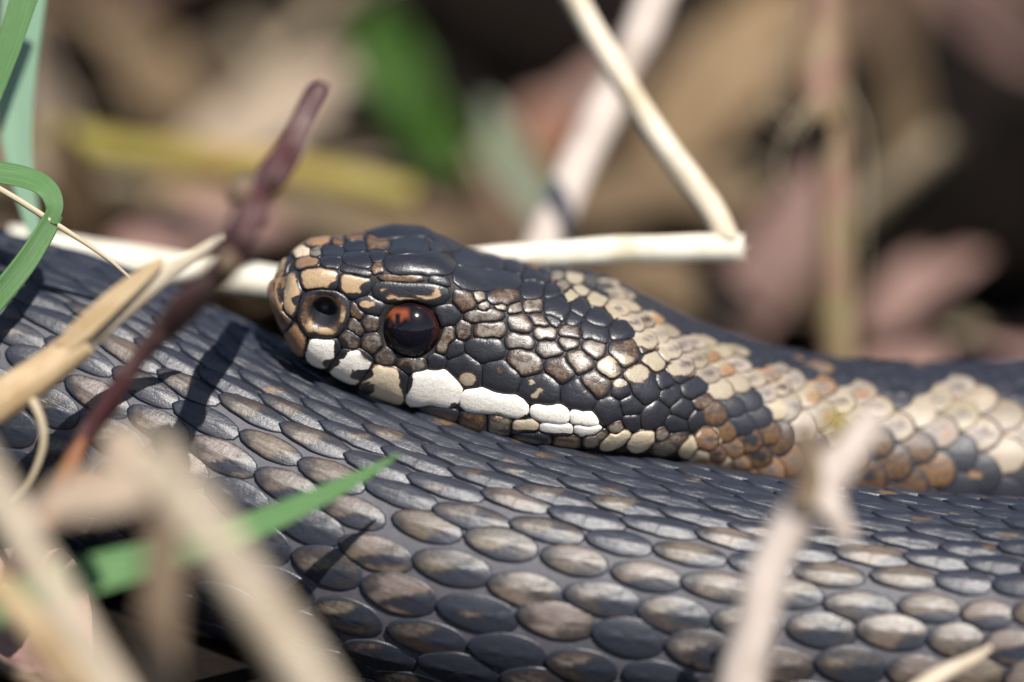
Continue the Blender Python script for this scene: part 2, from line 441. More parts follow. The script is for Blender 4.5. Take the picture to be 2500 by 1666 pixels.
# ------------------------------------------------------------------ scale patches
COL = {'w': (0.90, 0.88, 0.83), 't': (0.44, 0.315, 0.19), 'c': (0.36, 0.31, 0.225), 'g': (0.19, 0.19, 0.19), 'o': (0.29, 0.17, 0.090), 'n': (0.20, 0.12, 0.06), 'k': (0.26, 0.21, 0.16), 'e': (0.64, 0.54, 0.40),
       'd': (0.24, 0.215, 0.18), 'q': (0.19, 0.155, 0.12), 'u': (0.168, 0.138, 0.112), 'm': (0.085, 0.076, 0.070), 'v': (0.90, 0.88, 0.83)}
PALE = {'w': 1.25, 't': 0.70, 'c': 0.80, 'g': 0.50, 'o': 0.72, 'n': 0.50, 'k': 0.05, 'e': 0.95, 'd': 0.54, 'q': 0.45, 'u': 0.70, 'm': 0.44, 'v': 1.0}
NA = 32
TH = np.linspace(0, 2 * np.pi, NA, endpoint=False)
all_scales = []            # dict(verts, faces, attrs, name, area, cx)

def patch_mesh(rr, sample, rho, hfun, code, blobs, rim=0.5, seedv=0.0):
    """rr: ring radii; sample(off Nx2)->P,N ; rho(theta) radius ; returns verts, faces, attrs"""
    offs = [np.zeros((1, 2))]
    for r in rr: offs.append(np.stack([rho * r * np.cos(TH), rho * r * np.sin(TH)], 1))
    off = np.vstack(offs); rad = np.r_[0, np.repeat(rr, NA)]; th = np.r_[0, np.tile(TH, len(rr))]
    P, N = sample(off)
    s = off[:, 0] / max(np.abs(rho * np.cos(TH)).max(), 1); t = off[:, 1] / max(np.abs(rho * np.sin(TH)).max(), 1)
    h = hfun(rad, s, t)
    Vt = P + N * h[:, None]
    last = Vt[-NA:] - N[-NA:] * (h[-NA:, None] + 7.0)                 # skirt sinking under the skin
    Vt = np.vstack([Vt, last])
    nr = len(rr) + 1
    f = [[0, 1 + k, 1 + (k + 1) % NA] for k in range(NA)]
    for q in range(nr - 1):
        b0 = 1 + q * NA; b1 = b0 + NA
        f += [[b0 + k, b1 + k, b1 + (k + 1) % NA, b0 + (k + 1) % NA] for k in range(NA)]
    img = np.stack([Vt[:, 0], -Vt[:, 1]], 1)
    rad = np.r_[rad, np.full(NA, 1.1)]; s = np.r_[s, s[-NA:]]; t = np.r_[t, t[-NA:]]
    pale = np.full(len(Vt), PALE[code]); col = np.tile(np.array(COL[code]), (len(Vt), 1))
    for bx, by, rx, ry, bc in blobs:
        m = 1 - smooth(0.65, 1.25, np.hypot((img[:, 0] - bx) / rx, (img[:, 1] - by) / ry))
        pale = pale * (1 - m) + PALE[bc] * m
        if bc != 'k': col = col * (1 - m[:, None]) + np.array(COL[bc]) * m[:, None]
    pale = pale - rim * smooth(0.74, 1.0, rad)
    uv = np.stack([s, t, np.full(len(s), seedv)], 1)
    return Vt, f, {'pale': pale, 'lcol': col, 'uvl': uv}

def add_scale(Vt, f, at, name, mat, front=True):
    img = Vt[-2 * NA:-NA, :2]
    x, y = img[:, 0], img[:, 1]
    area = 0.5 * abs(np.dot(x, np.roll(y, -1)) - np.dot(y, np.roll(x, -1)))
    c = Vt[0]
    vis = front and -60 < c[0] < 2560 and -1720 < c[1] < 0
    all_scales.append(dict(v=Vt, f=f, a=at, name=name, area=area if vis else 0, mat=mat))

# ---- head plates: (zoom region, polyline in that region's coordinates, half width there, colour code, name)
ZR = {1: (640, 530, 3.336), 2: (1040, 530, 3.337), 3: (860, 800, 2.6144), 4: (1500, 650, 2.353)}
PL = [
 (1, [(205, 335), (128, 560), (150, 760), (200, 880)], 46, 'o', 'rostral_scale'),
 (1, [(232, 520), (218, 760)], 62, 't', 'nose_scale'),
 (1, [(500, 790)], 200, 'q', 'nostril_scale'),
 (1, [(245, 920), (310, 1050)], 48, 'o', 'lip_scale'),
 (1, [(400, 500), (545, 515)], 82, 't', 'nose_scale'),
 (1, [(335, 372), (410, 368)], 42, 'o', 'nose_scale'),
 (1, [(300, 292), (360, 288)], 34, 'e', 'nose_scale'),
 (1, [(430, 295)], 40, 'd', 'nose_scale'),
 (1, [(390, 225), (530, 180)], 25, 'o', 'nose_scale'),
 (1, [(550, 285), (610, 285)], 46, 'k', 'crown_scale'),
 (1, [(540, 362), (590, 362)], 42, 'k', 'crown_scale'),
 (1, [(730, 335), (830, 365)], 58, 'k', 'crown_scale'),
 (1, [(730, 240), (800, 232)], 45, 'k', 'crown_scale'),
 (1, [(620, 205)], 36, 'n', 'crown_scale'),
 (1, [(720, 172), (800, 165)], 28, 'n', 'crown_scale'),
 (1, [(890, 215), (1010, 225)], 48, 'n', 'crown_scale'),
 (1, [(690, 430), (840, 460)], 36, 'k', 'crown_scale'),
 (1, [(700, 530), (800, 560)], 82, 't', 'nose_scale'),
 (1, [(930, 320)], 46, 'k', 'crown_scale'),
 (1, [(945, 415)], 42, 'n', 'crown_scale'),
 (1, [(845, 705), (915, 740)], 56, 'k', 'scale'),
 (1, [(750, 765), (790, 805)], 36, 'q', 'scale'),
 (1, [(880, 870)], 68, 'g', 'scale'),
 (1, [(745, 880), (785, 920)], 46, 'g', 'scale'),
 (1, [(710, 1010)], 78, 'g', 'scale'),
 (1, [(890, 1020), (915, 1035)], 78, 'g', 'scale'),
 (1, [(1005, 1130)], 84, 'g', 'scale'),
 (1, [(455, 1070), (560, 1085)], 88, 'v', 'lip_scale'),
 (1, [(690, 1165), (790, 1195)], 104, 'v', 'lip_scale'),
 (1, [(950, 1310), (1080, 1350)], 108, 'e', 'lip_scale'),
 (1, [(1310, 1375), (1520, 1400)], 128, 'w', 'lip_scale'),
 (1, [(965, 590), (1200, 615), (1470, 640)], 72, 'k', 'brow_scale'),
 (1, [(960, 500), (1300, 500)], 26, 'n', 'crown_scale'),
 (1, [(1400, 505), (1490, 535)], 34, 'k', 'crown_scale'),
 (1, [(1080, 390), (1480, 385)], 82, 'k', 'crown_scale'),
 (1, [(1100, 250), (1280, 230)], 62, 'k', 'crown_scale'),
 (1, [(1430, 235)], 46, 'k', 'crown_scale'),
 (1, [(960, 130), (1250, 95), (1400, 130)], 42, 'k', 'crown_scale'),
 (1, [(1500, 800)], 92, 'k', 'scale'),
 (1, [(1520, 930), (1455, 1060)], 50, 'd', 'scale'),
 (1, [(1575, 1080)], 62, 'k', 'scale'),
 (1, [(1170, 1190), (1290, 1200)], 66, 'g', 'scale'),
 (1, [(1400, 1180)], 66, 'k', 'scale'),
 (2, [(300, 500), (690, 525)], 84, 'k', 'crown_scale'),
 (2, [(300, 330), (580, 390)], 52, 'k', 'crown_scale'),
 (2, [(70, 160), (260, 215)], 44, 'k', 'crown_scale'),
 (2, [(420, 265), (560, 290)], 34, 'n', 'crown_scale'),
 (2, [(290, 660), (340, 700)], 72, 'q', 'scale'),
 (2, [(430, 655)], 46, 'd', 'scale'),
 (2, [(470, 732)], 40, 'd', 'scale'),
 (2, [(605, 742)], 36, 'd', 'scale'),
 (2, [(580, 640), (690, 640)], 70, 'q', 'scale'),
 (2, [(310, 920)], 66, 'g', 'scale'),
 (2, [(370, 810), (590, 798)], 50, 'g', 'scale'),
 (2, [(440, 930), (610, 910)], 62, 'd', 'scale'),
 (2, [(725, 745)], 48, 'd', 'scale'),
 (2, [(850, 722), (910, 735)], 50, 'd', 'scale'),
 (2, [(745, 865), (795, 890)], 78, 'q', 'scale'),
 (2, [(900, 825), (960, 860)], 52, 'q', 'scale'),
 (2, [(430, 1080), (545, 1090)], 100, 'k', 'scale'),
 (2, [(720, 1010), (810, 1018)], 76, 'g', 'scale'),
 (2, [(930, 945), (1010, 955)], 58, 'd', 'scale'),
 (2, [(980, 1075), (1030, 1085)], 80, 'g', 'scale'),
 (2, [(1145, 930), (1205, 945)], 66, 'g', 'scale'),
 (2, [(1130, 1020), (1200, 1030)], 56, 'd', 'scale'),
 (2, [(760, 1165), (850, 1215)], 108, 'd', 'scale'),
 (2, [(320, 1250), (340, 1280)], 130, 'k', 'scale'),
 (2, [(580, 1285), (640, 1310)], 132, 'k', 'scale'),
 (2, [(900, 1395), (960, 1410)], 135, 'k', 'scale'),
 (2, [(1060, 1215), (1120, 1265)], 98, 'q', 'scale'),
 (2, [(1240, 1165), (1275, 1190)], 98, 'd', 'scale'),
 (2, [(1350, 1060), (1385, 1080)], 86, 'd', 'scale'),
 (2, [(1490, 1220)], 100, 'c', 'scale'),
 (2, [(1360, 1350), (1400, 1370)], 108, 'q', 'scale'),
 (2, [(1220, 1435), (1260, 1460)], 120, 'k', 'scale'),
 (2, [(1600, 1090), (1640, 1120)], 110, 'q', 'scale'),
 (2, [(1590, 1405)], 84, 'k', 'scale'),
 (2, [(1730, 1290), (1790, 1400)], 112, 'k', 'scale'),
 (2, [(1050, 740), (1090, 775)], 92, 'k', 'scale'),
 (2, [(1245, 735)], 78, 'k', 'scale'),
 (2, [(1010, 825), (1070, 850)], 48, 'k', 'scale'),
 (2, [(1395, 825), (1440, 820)], 86, 'k', 'scale'),
 (2, [(1190, 835)], 72, 'k', 'scale'),
 (2, [(1330, 925), (1410, 965)], 84, 'k', 'scale'),
 (2, [(1580, 930)], 94, 'k', 'scale'),
 (2, [(860, 590)], 82, 'k', 'scale'),
 (2, [(830, 480), (940, 490)], 46, 'k', 'scale'),
 (2, [(1030, 610)], 58, 'k', 'scale'),
 (2, [(1100, 560)], 50, 'd', 'scale'),
 (2, [(1070, 490)], 44, 'd', 'scale'),
 (2, [(1190, 655)], 50, 'c', 'scale'),
 (2, [(1180, 500), (1240, 510)], 44, 'c', 'scale'),
 (2, [(1245, 600), (1290, 600)], 42, 'c', 'scale'),
 (2, [(1370, 680), (1410, 690)], 60, 'c', 'scale'),
 (2, [(1500, 765), (1545, 780)], 62, 'c', 'scale'),
 (2, [(1320, 555)], 50, 'k', 'scale'),
 (2, [(1450, 605)], 52, 'k', 'scale'),
 (2, [(1040, 395), (1110, 405)], 40, 'q', 'scale'),
 (2, [(700, 310), (800, 320)], 40, 'n', 'crown_scale'),
 (2, [(690, 390), (760, 430)], 40, 'k', 'crown_scale'),
 (2, [(830, 380), (910, 400)], 36, 'n', 'crown_scale'),
 (2, [(960, 450)], 34, 'k', 'scale'),
 (2, [(1200, 440), (1300, 450)], 30, 'k', 'scale'),
 (3, [(745, 450), (900, 480), (1070, 525)], 66, 'w', 'lip_scale'),
 (3, [(1185, 535), (1340, 570)], 56, 'w', 'lip_scale'),
 (3, [(1420, 570), (1520, 600)], 44, 'w', 'lip_scale'),
 (3, [(480, 540), (640, 580)], 28, 'k', 'lip_scale'),
 (3, [(720, 595), (830, 600)], 36, 'n', 'lip_scale'),
 (3, [(900, 600), (980, 610)], 42, 'd', 'lip_scale'),
 (3, [(1060, 622), (1150, 628)], 42, 'e', 'lip_scale'),
 (3, [(1230, 642), (1380, 652)], 38, 'w', 'lip_scale'),
 (3, [(1440, 652), (1540, 658)], 34, 'w', 'lip_scale'),
 (3, [(1080, 690), (1250, 700)], 26, 'k', 'lip_scale'),
 (3, [(1310, 712), (1430, 715)], 26, 'n', 'lip_scale'),
 (3, [(1690, 640)], 40, 'd', 'scale'),
 (3, [(1620, 728), (1740, 680)], 28, 'e', 'scale'),
 (3, [(1500, 715), (1600, 690)], 26, 'd', 'scale'),
 (3, [(1810, 730), (1900, 695)], 34, 'e', 'scale'),
 (3, [(1970, 690)], 38, 'd', 'scale'),
 (3, [(1960, 760), (2090, 705)], 32, 'd', 'scale'),
 (3, [(2150, 765)], 40, 'e', 'scale'),
 (3, [(2270, 730), (2290, 690)], 58, 'e', 'scale'),
 (3, [(2250, 830), (2330, 825)], 66, 'e', 'scale'),
 (3, [(1640, 525)], 82, 'k', 'scale'),
 (3, [(1770, 495)], 66, 'k', 'scale'),
 (3, [(1990, 340)], 58, 'k', 'scale'),
 (3, [(2030, 435)], 62, 'k', 'scale'),
 (3, [(2110, 520)], 66, 'k', 'scale'),
 (3, [(2170, 400)], 60, 'k', 'scale'),
 (3, [(2220, 480)], 48, 'q', 'scale'),
 (3, [(1950, 530), (1910, 590)], 56, 'k', 'scale'),
 (3, [(1780, 600)], 48, 'k', 'scale'),
 (3, [(2070, 610)], 52, 'k', 'scale'),
 (3, [(2200, 580)], 50, 'k', 'scale'),
 (3, [(2290, 560)], 46, 'q', 'scale'),
 (3, [(1870, 125)], 52, 'q', 'scale'),
 (3, [(1900, 205), (1940, 225)], 56, 'c', 'scale'),
 (3, [(2060, 275), (2100, 285)], 56, 'c', 'scale'),
 (3, [(1950, 60)], 50, 'c', 'scale'),
 (3, [(2010, 165)], 54, 'c', 'scale'),
]
def zp(r, p): ox, oy, k = ZR[r]; return (ox + p[0] / k, oy + p[1] / k)
BL = []
for r, x, y, rx, ry, c in [
    (1, 380, 880, 60, 70, 't'), (1, 540, 930, 110, 34, 't'), (1, 650, 800, 30, 60, 't'), (1, 505, 770, 128, 124, 'k'), (1, 480, 655, 130, 46, 'n'), (1, 625, 670, 70, 70, 'n'), (1, 360, 820, 40, 60, 'n'), (1, 600, 900, 60, 30, 'q'),
    (1, 290, 680, 50, 40, 'k'), (1, 640, 1075, 62, 90, 'k'), (1, 560, 1195, 80, 40, 'k'), (1, 860, 1120, 62, 60, 'g'), (1, 800, 1285, 110, 46, 'k'),
    (1, 1170, 1320, 62, 130, 'k'), (1, 860, 1400, 50, 60, 'k'), (1, 590, 590, 56, 60, 'k'), (1, 860, 590, 60, 60, 'k'), (1, 740, 660, 100, 40, 'k'), (1, 500, 600, 120, 26, 'n'),
    (1, 965, 600, 34, 36, 't'), (1, 1050, 655, 72, 26, 't'), (1, 1180, 672, 84, 20, 't'), (1, 1330, 655, 90, 22, 't'), (1, 1435, 615, 34, 40, 't'),
    (1, 855, 712, 74, 34, 't'), (1, 1580, 960, 40, 50, 'd'), (1, 150, 620, 30, 90, 'n'), (1, 175, 830, 40, 60, 'n'),
    (2, 340, 1325, 74, 62, 'c'), (2, 860, 1350, 34, 30, 'c'), (2, 940, 1412, 32, 30, 'c'), (2, 890, 1450, 36, 24, 'c'),
    (2, 1715, 1270, 115, 90, 'c'), (2, 1570, 1165, 120, 44, 'c'), (2, 1580, 1350, 80, 40, 'c'), (2, 1550, 1230, 46, 46, 'n'), (2, 600, 1250, 40, 26, 'n'),
    (2, 1300, 1320, 60, 60, 'd'), (2, 230, 1380, 40, 40, 'w'),
    (3, 650, 500, 30, 24, 'k'), (3, 1110, 565, 26, 20, 'k'), (3, 1100, 668, 160, 16, 'k'), (3, 1330, 684, 130, 14, 'k'), (3, 940, 560, 30, 20, 'c'),
    (3, 2090, 330, 60, 26, 'k'), (3, 2250, 860, 80, 26, 'o'), (3, 2270, 700, 24, 24, 'o')]:
    x0, y0 = zp(r, (x, y)); k = ZR[r][2]; BL.append((x0, y0, rx / k, ry / k, c))
BL = np.array([(b[0], b[1], b[2], b[3]) for b in BL]), [b[4] for b in BL]

segs = []
for r, pts, hw, code, nm in PL:
    q = [zp(r, p) for p in pts]; k = ZR[r][2]
    if len(q) == 1: q = [q[0], (q[0][0] + 0.5, q[0][1])]
    segs.append((np.array(q), hw / k, code, nm))
segs.append((np.array([EYE, EYE + 0.5]), EYER * 1.06, 'k', None))
def seg_dist(pts, poly):
    best = np.full(len(pts), 1e9)
    for a, b in zip(poly[:-1], poly[1:]):
        ab = b - a; t = np.clip(((pts - a) @ ab) / (ab @ ab), 0, 1)
        best = np.minimum(best, np.linalg.norm(pts - a - t[:, None] * ab, axis=1))
    return best
cent = np.array([s[0].mean(0) for s in segs])

def near_blobs(x, y, R):
    P, c = BL
    m = (np.abs(P[:, 0] - x) < R + P[:, 2]) & (np.abs(P[:, 1] - y) < R + P[:, 3])
    return [(*P[i], c[i]) for i in np.nonzero(m)[0]]

RHOS = np.arange(3.0, 420.0, 3.0)
for si, (poly, hw, code, nm) in enumerate(segs):
    if nm is None: continue
    L = np.linalg.norm(np.diff(poly, axis=0), axis=1)
    mid = poly[0] if len(poly) == 2 and L[0] < 1 else (poly.mean(0) if len(poly) == 2 else poly[len(poly) // 2])
    c, _ = cast_view(*mid); n = snorm(c)
    e1 = norm(Tdir - n * (Tdir @ n)); e2 = np.cross(n, e1)
    near = [j for j in range(len(segs)) if np.linalg.norm(cent[j] - mid) < 260]
    def cast(off):
        out_p, out_n = np.empty((len(off), 3)), np.empty((len(off), 3))
        for i, (a, b) in enumerate(off):
            q = c + e1 * a + e2 * b
            h = bvh.ray_cast(Vector(q + n * 160), Vector(-n), 420)
            if h[0] is None:
                f = bvh.find_nearest(Vector(q)); out_p[i] = f[0]; out_n[i] = (0, 0, -1)
            else: out_p[i] = h[0]; out_n[i] = np.array(h[1]) * (1 if np.dot(h[1], n) > 0 else -1)
        return out_p, out_n
    maxr = hw * 1.6 + L.sum() / 2 + 10
    squash = max(0.22, n[2])
    rh = RHOS[RHOS < maxr / squash]
    rho = np.empty(NA)
    for k, th in enumerate(TH):
        P, N = cast(np.stack([rh * math.cos(th), rh * math.sin(th)], 1))
        img = np.stack([P[:, 0], -P[:, 1]], 1)
        dm = seg_dist(img, poly) - hw
        ok = (dm < 0.5 * hw + 9) & (N[:, 2] > -0.25)
        for j in near:
            if j != si: ok &= dm <= seg_dist(img, segs[j][0]) - segs[j][1]
        bad = np.nonzero(~ok)[0]
        rho[k] = rh[bad[0] - 1] if len(bad) and bad[0] > 0 else (3.0 if len(bad) else rh[-1])
    rho = 0.2 * np.roll(rho, 1) + 0.6 * rho + 0.2 * np.roll(rho, -1)
    size = math.sqrt(np.mean(rho ** 2))
    rho = np.maximum(rho + 0.7, 2.5)
    rr = np.array([0.28, 0.52, 0.72, 0.86, 0.94, 0.98, 1.0])
    H = min(2.4 + 0.075 * size, 5.6)
    def hf(r, s, t, H=H, nm=nm):
        dome = H * (1 - np.clip(r, 0, 1) ** 5.0) + 0.6 - 1.4 * (r > 0.99)
        if nm == 'scale': dome = dome * (1 + 0.25 * s)
        if nm == 'crown_scale': dome = dome * 0.75
        if nm == 'nostril_scale':
            dd = r * 60
            dome = 2 + 4.5 * np.exp(-((dd - 42) / 12.0) ** 2)
        return dome
    if nm == 'nostril_scale': rr = np.array([0.12, 0.26, 0.38, 0.48, 0.58, 0.68, 0.8, 0.92, 1.0])
    mat = M_HEAD
    def sample(off, nm=nm):
        P, N = cast(off)
        N = np.array([snorm(p) for p in P])
        if nm == 'nostril_scale':
            d = np.linalg.norm(P - noseP, axis=1)
            P = P - noseN * (62 * np.exp(-(d / 31.0) ** 3.0))[:, None]
        return P, N
    Vt, f, at = patch_mesh(rr, sample, rho, hf, code, near_blobs(mid[0], mid[1], maxr), rim=0.72 if code == 'v' else 0.16 if code == 'w' else (0.55 if PALE[code] > 0.6 else 0.35), seedv=si * 1.7)
    add_scale(Vt, f, at, nm, mat)
    # the far side of the head mirrors the near side
    mc = Vt[0] - 2 * ((Vt[0] - O0) @ Ldir) * Ldir
    if abs((Vt[0] - O0) @ Ldir) > 40 and snorm(mc)[2] < 0.02:
        Vm = Vt - 2 * ((Vt - O0) @ Ldir)[:, None] * Ldir
        add_scale(Vm, [q[::-1] for q in f], at, nm, mat, front=False)

# ---- lattice scales of the neck
def classify(pts):
    P = np.array([(p[0], p[1]) for p in pts]); C = [p[2] for p in pts]
    return lambda x, y: C[int(np.argmin((P[:, 0] - x) ** 2 + (1.35 * (P[:, 1] - y)) ** 2))]
NECK = [(x, y, 'c') for x, y in [(1450, 700), (1500, 735), (1560, 790), (1620, 830), (1660, 860), (1720, 862), (1780, 872), (1690, 905), (1740, 935), (1840, 935), (1900, 935), (1960, 958), (1880, 985), (1960, 1010), (2040, 950), (2060, 1000), (2120, 1012), (2060, 1050), (2200, 1060), (2240, 1015), (2300, 985), (2360, 955), (2400, 990), (2330, 1045), (2420, 1070), (2480, 1050), (2490, 1110)]]
NECK += [(x, y, 'k') for x, y in [(1420, 650), (1470, 668), (1550, 722), (1650, 775), (1750, 815), (1850, 868), (1950, 892), (2050, 905), (2150, 905), (2250, 900), (2350, 895), (2450, 890), (2200, 955), (2160, 985), (2270, 935), (1640, 930), (1690, 985), (1800, 975), (1790, 1015), (1850, 1035), (2370, 1130), (2450, 1180), (2300, 1190), (2490, 935), (2490, 985), (2400, 1150), (1330, 600), (1650, 1040)]]
NECK += [(x, y, 'o') for x, y in [(1720, 1085), (1790, 1095), (1745, 1130), (1830, 905), (1990, 918), (1860, 1150), (1640, 1100)]]
NECK += [(x, y, 'n') for x, y in [(1860, 1080), (1720, 1040), (1910, 1055), (2110, 1135), (2190, 1145), (2060, 1190), (2260, 1105), (2000, 1150), (2140, 1090)]]
nclass = classify(NECK)
XB = np.array([(560, 1330), (650, 1400), (700, 1470), (760, 1505), (800, 1545), (850, 1595), (900, 1665), (950, 1720), (1000, 1735), (1060, 1710), (1130, 1720), (1300, 1720)], float)

def lattice_scale(uc, vc, a, b, tilt, dome, keel, code, name, pointed, rim, seedv, slant=0.0, blobs=()):
    g = np.interp(uc, GU, GG)
    ct, st = np.cos(TH), np.sin(TH)
    ex = 2.25
    rho = 1.0 / ((np.abs(ct) / a) ** ex + (np.abs(st) / b) ** ex) ** (1 / ex)
    rho = rho * (1 - pointed * np.clip(ct, 0, 1) ** 2 * np.abs(st) * 1.2)
    def sample(off):
        return surf(uc + off[:, 0] + slant * off[:, 1], vc + off[:, 1] / g)
    def hf(r, s, t):
        h = tilt * smooth(-1.0, 1.0, s) * 1.0 + dome * (1 - np.clip(r, 0, 1) ** 2.6)
        return h + keel * np.exp(-(t / 0.10) ** 2) * (1 - np.clip(r, 0, 1) ** 4) - 1.5 * (s < -0.6)
    rr = np.array([0.3, 0.58, 0.8, 0.93, 1.0])
    P0, N0 = surf(np.array([uc]), np.array([vc]))
    Vt, f, at = patch_mesh(rr, sample, rho, hf, code, blobs, rim, seedv)
    at['lcol'] = at['lcol'] * rngl.uniform(0.72, 1.15) * np.array([1, 1, 1 + rngl.uniform(-0.05, 0.16)])
    at['pale'] = at['pale'] + rngl.normal(0, 0.05)
    add_scale(Vt, f, at, name, M_BODY if name == 'scale_b' else M_NECK, front=N0[0, 2] > -0.05)

u = 560.0; k = 0
rngl = np.random.default_rng(3)
while u < HEADLEN + 1400:
    L = np.interp(u, [560, HEADLEN, HEADLEN + 180, HEADLEN + 300, HEADLEN + 800, HEADLEN + 1400], [62, 72, 80, 98, 126, 130])
    NROW = 40 if u < HEADLEN + 190 else 30
    for j in range(NROW):
        off = 0.5 * (j % 2)
        uc = u + off * L; vc = (j + 0.5) / NROW
        g = np.interp(uc, GU, GG); rs = g / NROW
        P, N = surf(np.array([uc]), np.array([vc])); P, N = P[0], N[0]
        x, y = P[0], -P[1]
        if N[2] > -0.12 and x < np.interp(y, XB[:, 0], XB[:, 1]): continue
        if N[2] <= -0.12 and uc < 980 and not (N[1] > 0.75): continue
        if vc < 0.09 or vc > 0.91: continue
        code = nclass(x, y) if N[2] > -0.3 else 'k'
        jit = rngl.normal(0, 0.05, 4)
        bl = []
        if code in 'co':
            if rngl.random() < 0.8: bl.append((x + 8 + 6 * jit[2] * 10, y + 1, 0.24 * L, 0.13 * L, 'd'))
            if code == 'c' and rngl.random() < 0.2: bl.append((x + 22, y + 6, 20, 16, 'o'))
        if code == 'n' and rngl.random() < 0.5: bl.append((x + 4, y, 16, 12, 'k'))
        if code == 'k' and rngl.random() < 0.06 and y > 700: bl.append((x - 8, y, 20, 10, 'o'))
        lattice_scale(uc + 3 * jit[0] * 10, vc, L * 0.53 * (1 + jit[1]), rs * 0.98 * (1 + jit[2]), 7.0, 4.5, 0.5 if N[1] < 0.6 else 4.0, code, 'scale', 0.12, 0.42, 50 + k * 2.3, blobs=bl)
        k += 1
    u += L

# ---- lattice scales of the front coil
FC = [(x, y, 't') for x, y in [(917, 1348), (1055, 1313), (1181, 1271), (1289, 1237), (933, 1443), (1231, 1362), (1312, 1307), (1286, 1450), (1466, 1493), (1317, 1545), (1588, 1440), (1700, 1392), (1392, 1397), (1795, 1349), (2167, 1376), (2242, 1440), (2061, 1429), (2135, 1503), (2327, 1503), (2019, 1572), (2231, 1572), (2401, 1562), (2465, 1498), (1965, 1498), (414, 1126), (553, 1121), (680, 1100), (733, 1169), (839, 1150), (861, 1254), (244, 988), (212, 946), (308, 871), (1880, 1600), (2120, 1640)]]
FC += [(x, y, 'n') for x, y in [(776, 1390), (1093, 1401), (990, 1560), (366, 1036), (637, 1009), (744, 1004), (797, 1062), (297, 1296), (1647, 1530), (1764, 1291), (830, 1480), (860, 1600), (1560, 1230), (1690, 1560), (1400, 1640)]]
FC += [(x, y, 'k') for x, y in [(1137, 1509), (1009, 1227), (1100, 1180), (1200, 1160), (1300, 1160), (1400, 1190), (1179, 1615), (1530, 1350), (1636, 1317), (1456, 1275), (1509, 1583), (2390, 1434), (2380, 1370), (2480, 1420), (500, 1000), (560, 950), (650, 920), (450, 880), (400, 800), (250, 780), (150, 720), (80, 800), (50, 900), (120, 850), (900, 1100), (800, 1000), (900, 1000), (1050, 1100), (1500, 1180), (1600, 1230), (1700, 1230), (1800, 1270), (1900, 1290), (2000, 1300), (2100, 1280), (2300, 1300), (2450, 1300), (1900, 1390), (2290, 1380), (1560, 1310), (600, 1200), (520, 1300), (700, 1300), (80, 1080), (150, 1180), (250, 1150), (400, 1250), (600, 1400), (700, 1480), (500, 1440), (1940, 1210), (2200, 1220), (960, 1150)]]
fclass = classify(FC)
# phase: a scale centred where the photograph shows one
start = np.searchsorted(GU, HEADLEN + ds[-1] * 0.35)
gi = G[start:]; dd = (gi[..., 0] - 917) ** 2 + (-gi[..., 1] - 1348) ** 2 + 1e6 * (GN[start:][..., 2] < 0.1)
i0, j0 = np.unravel_index(np.argmin(dd), dd.shape); u0 = GU[start + i0]; v0 = j0 / NV
LC = 176.0; GB = np.interp(u0, GU, GG); RS = 87.0 / GB
k = 0
def row_step(v): return (46.0 + 42.0 * float(smooth(0.03, 0.24, abs(v - 0.5)))) / GB
rows_ = [(0, v0)]
for sg in (1, -1):
    v = v0; q_ = 0
    for _ in range(22):
        st_ = row_step(v + sg * 0.5 * row_step(v)); v += sg * st_; q_ += sg
        if 0.09 < v < 0.91: rows_.append((q_, v))
for i in range(-18, 26):
    for j, vc in rows_:
        uc = u0 + (i + 0.5 * (j % 2)) * LC + 0.10 * (vc - v0) * GB
        if uc < u0 - 2900 or uc > GU[-1] - 700: continue
        rsp = row_step(vc) * GB
        P, N = surf(np.array([uc]), np.array([vc])); P, N = P[0], N[0]
        if not -420 < P[0] < 2950: continue
        x, y = P[0], -P[1]
        code = fclass(x, y) if N[2] > -0.1 else 'k'
        code = {'t': 'u', 'n': 'm'}.get(code, code)
        jit = np.clip(rngl.normal(0, 0.045, 4), -0.09, 0.09)
        bl = []
        if code == 'u' and rngl.random() < 0.22: code = 'm'
        if code == 'k' and N[1] < 0.75 and rngl.random() < 0.18: code = 'm'
        if code == 'u':
            q = rngl.random()
            bl.append((x + 66, y + 24 + rngl.normal(0, 6), 52 + 24 * q, 28, 'k' if q < 0.3 else 'm'))
            bl.append((x - 80, y - 20, 38, 26, 'm'))
            if q > 0.5: bl.append((x + 10, y + 8, 60, 8, 'd'))
            if rngl.random() < 0.4: bl.append((x + 20, y + 26, 70, 14, 'k'))
        if code == 'm':
            bl.append((x + 20 + rngl.normal(0, 20), y + 12, 60, 26, 'k'))
            bl.append((x - 30, y - 12, 50, 18, 'd'))
        if code == 'k' and rngl.random() < 0.35:
            bl.append((x + rngl.normal(0, 35), y + rngl.normal(0, 8), 34, 9, 'n' if rngl.random() < 0.6 else 'd'))
        dor = float(smooth(0.35, 0.95, N[1]))
        lattice_scale(uc + 60 * jit[0], vc + jit[3] * 0.06, (91 + 30 * dor) * (1 + jit[1]), rsp * (0.545 + 0.06 * dor) * (1 + jit[2]), 6.0 + 7 * dor, 5.5 - 1.5 * dor, 2.8 + 1.6 * dor, code, 'scale_b', 0.22 + 0.25 * dor, 0.34, 900 + k * 2.3, slant=-0.12, blobs=bl)
        k += 1

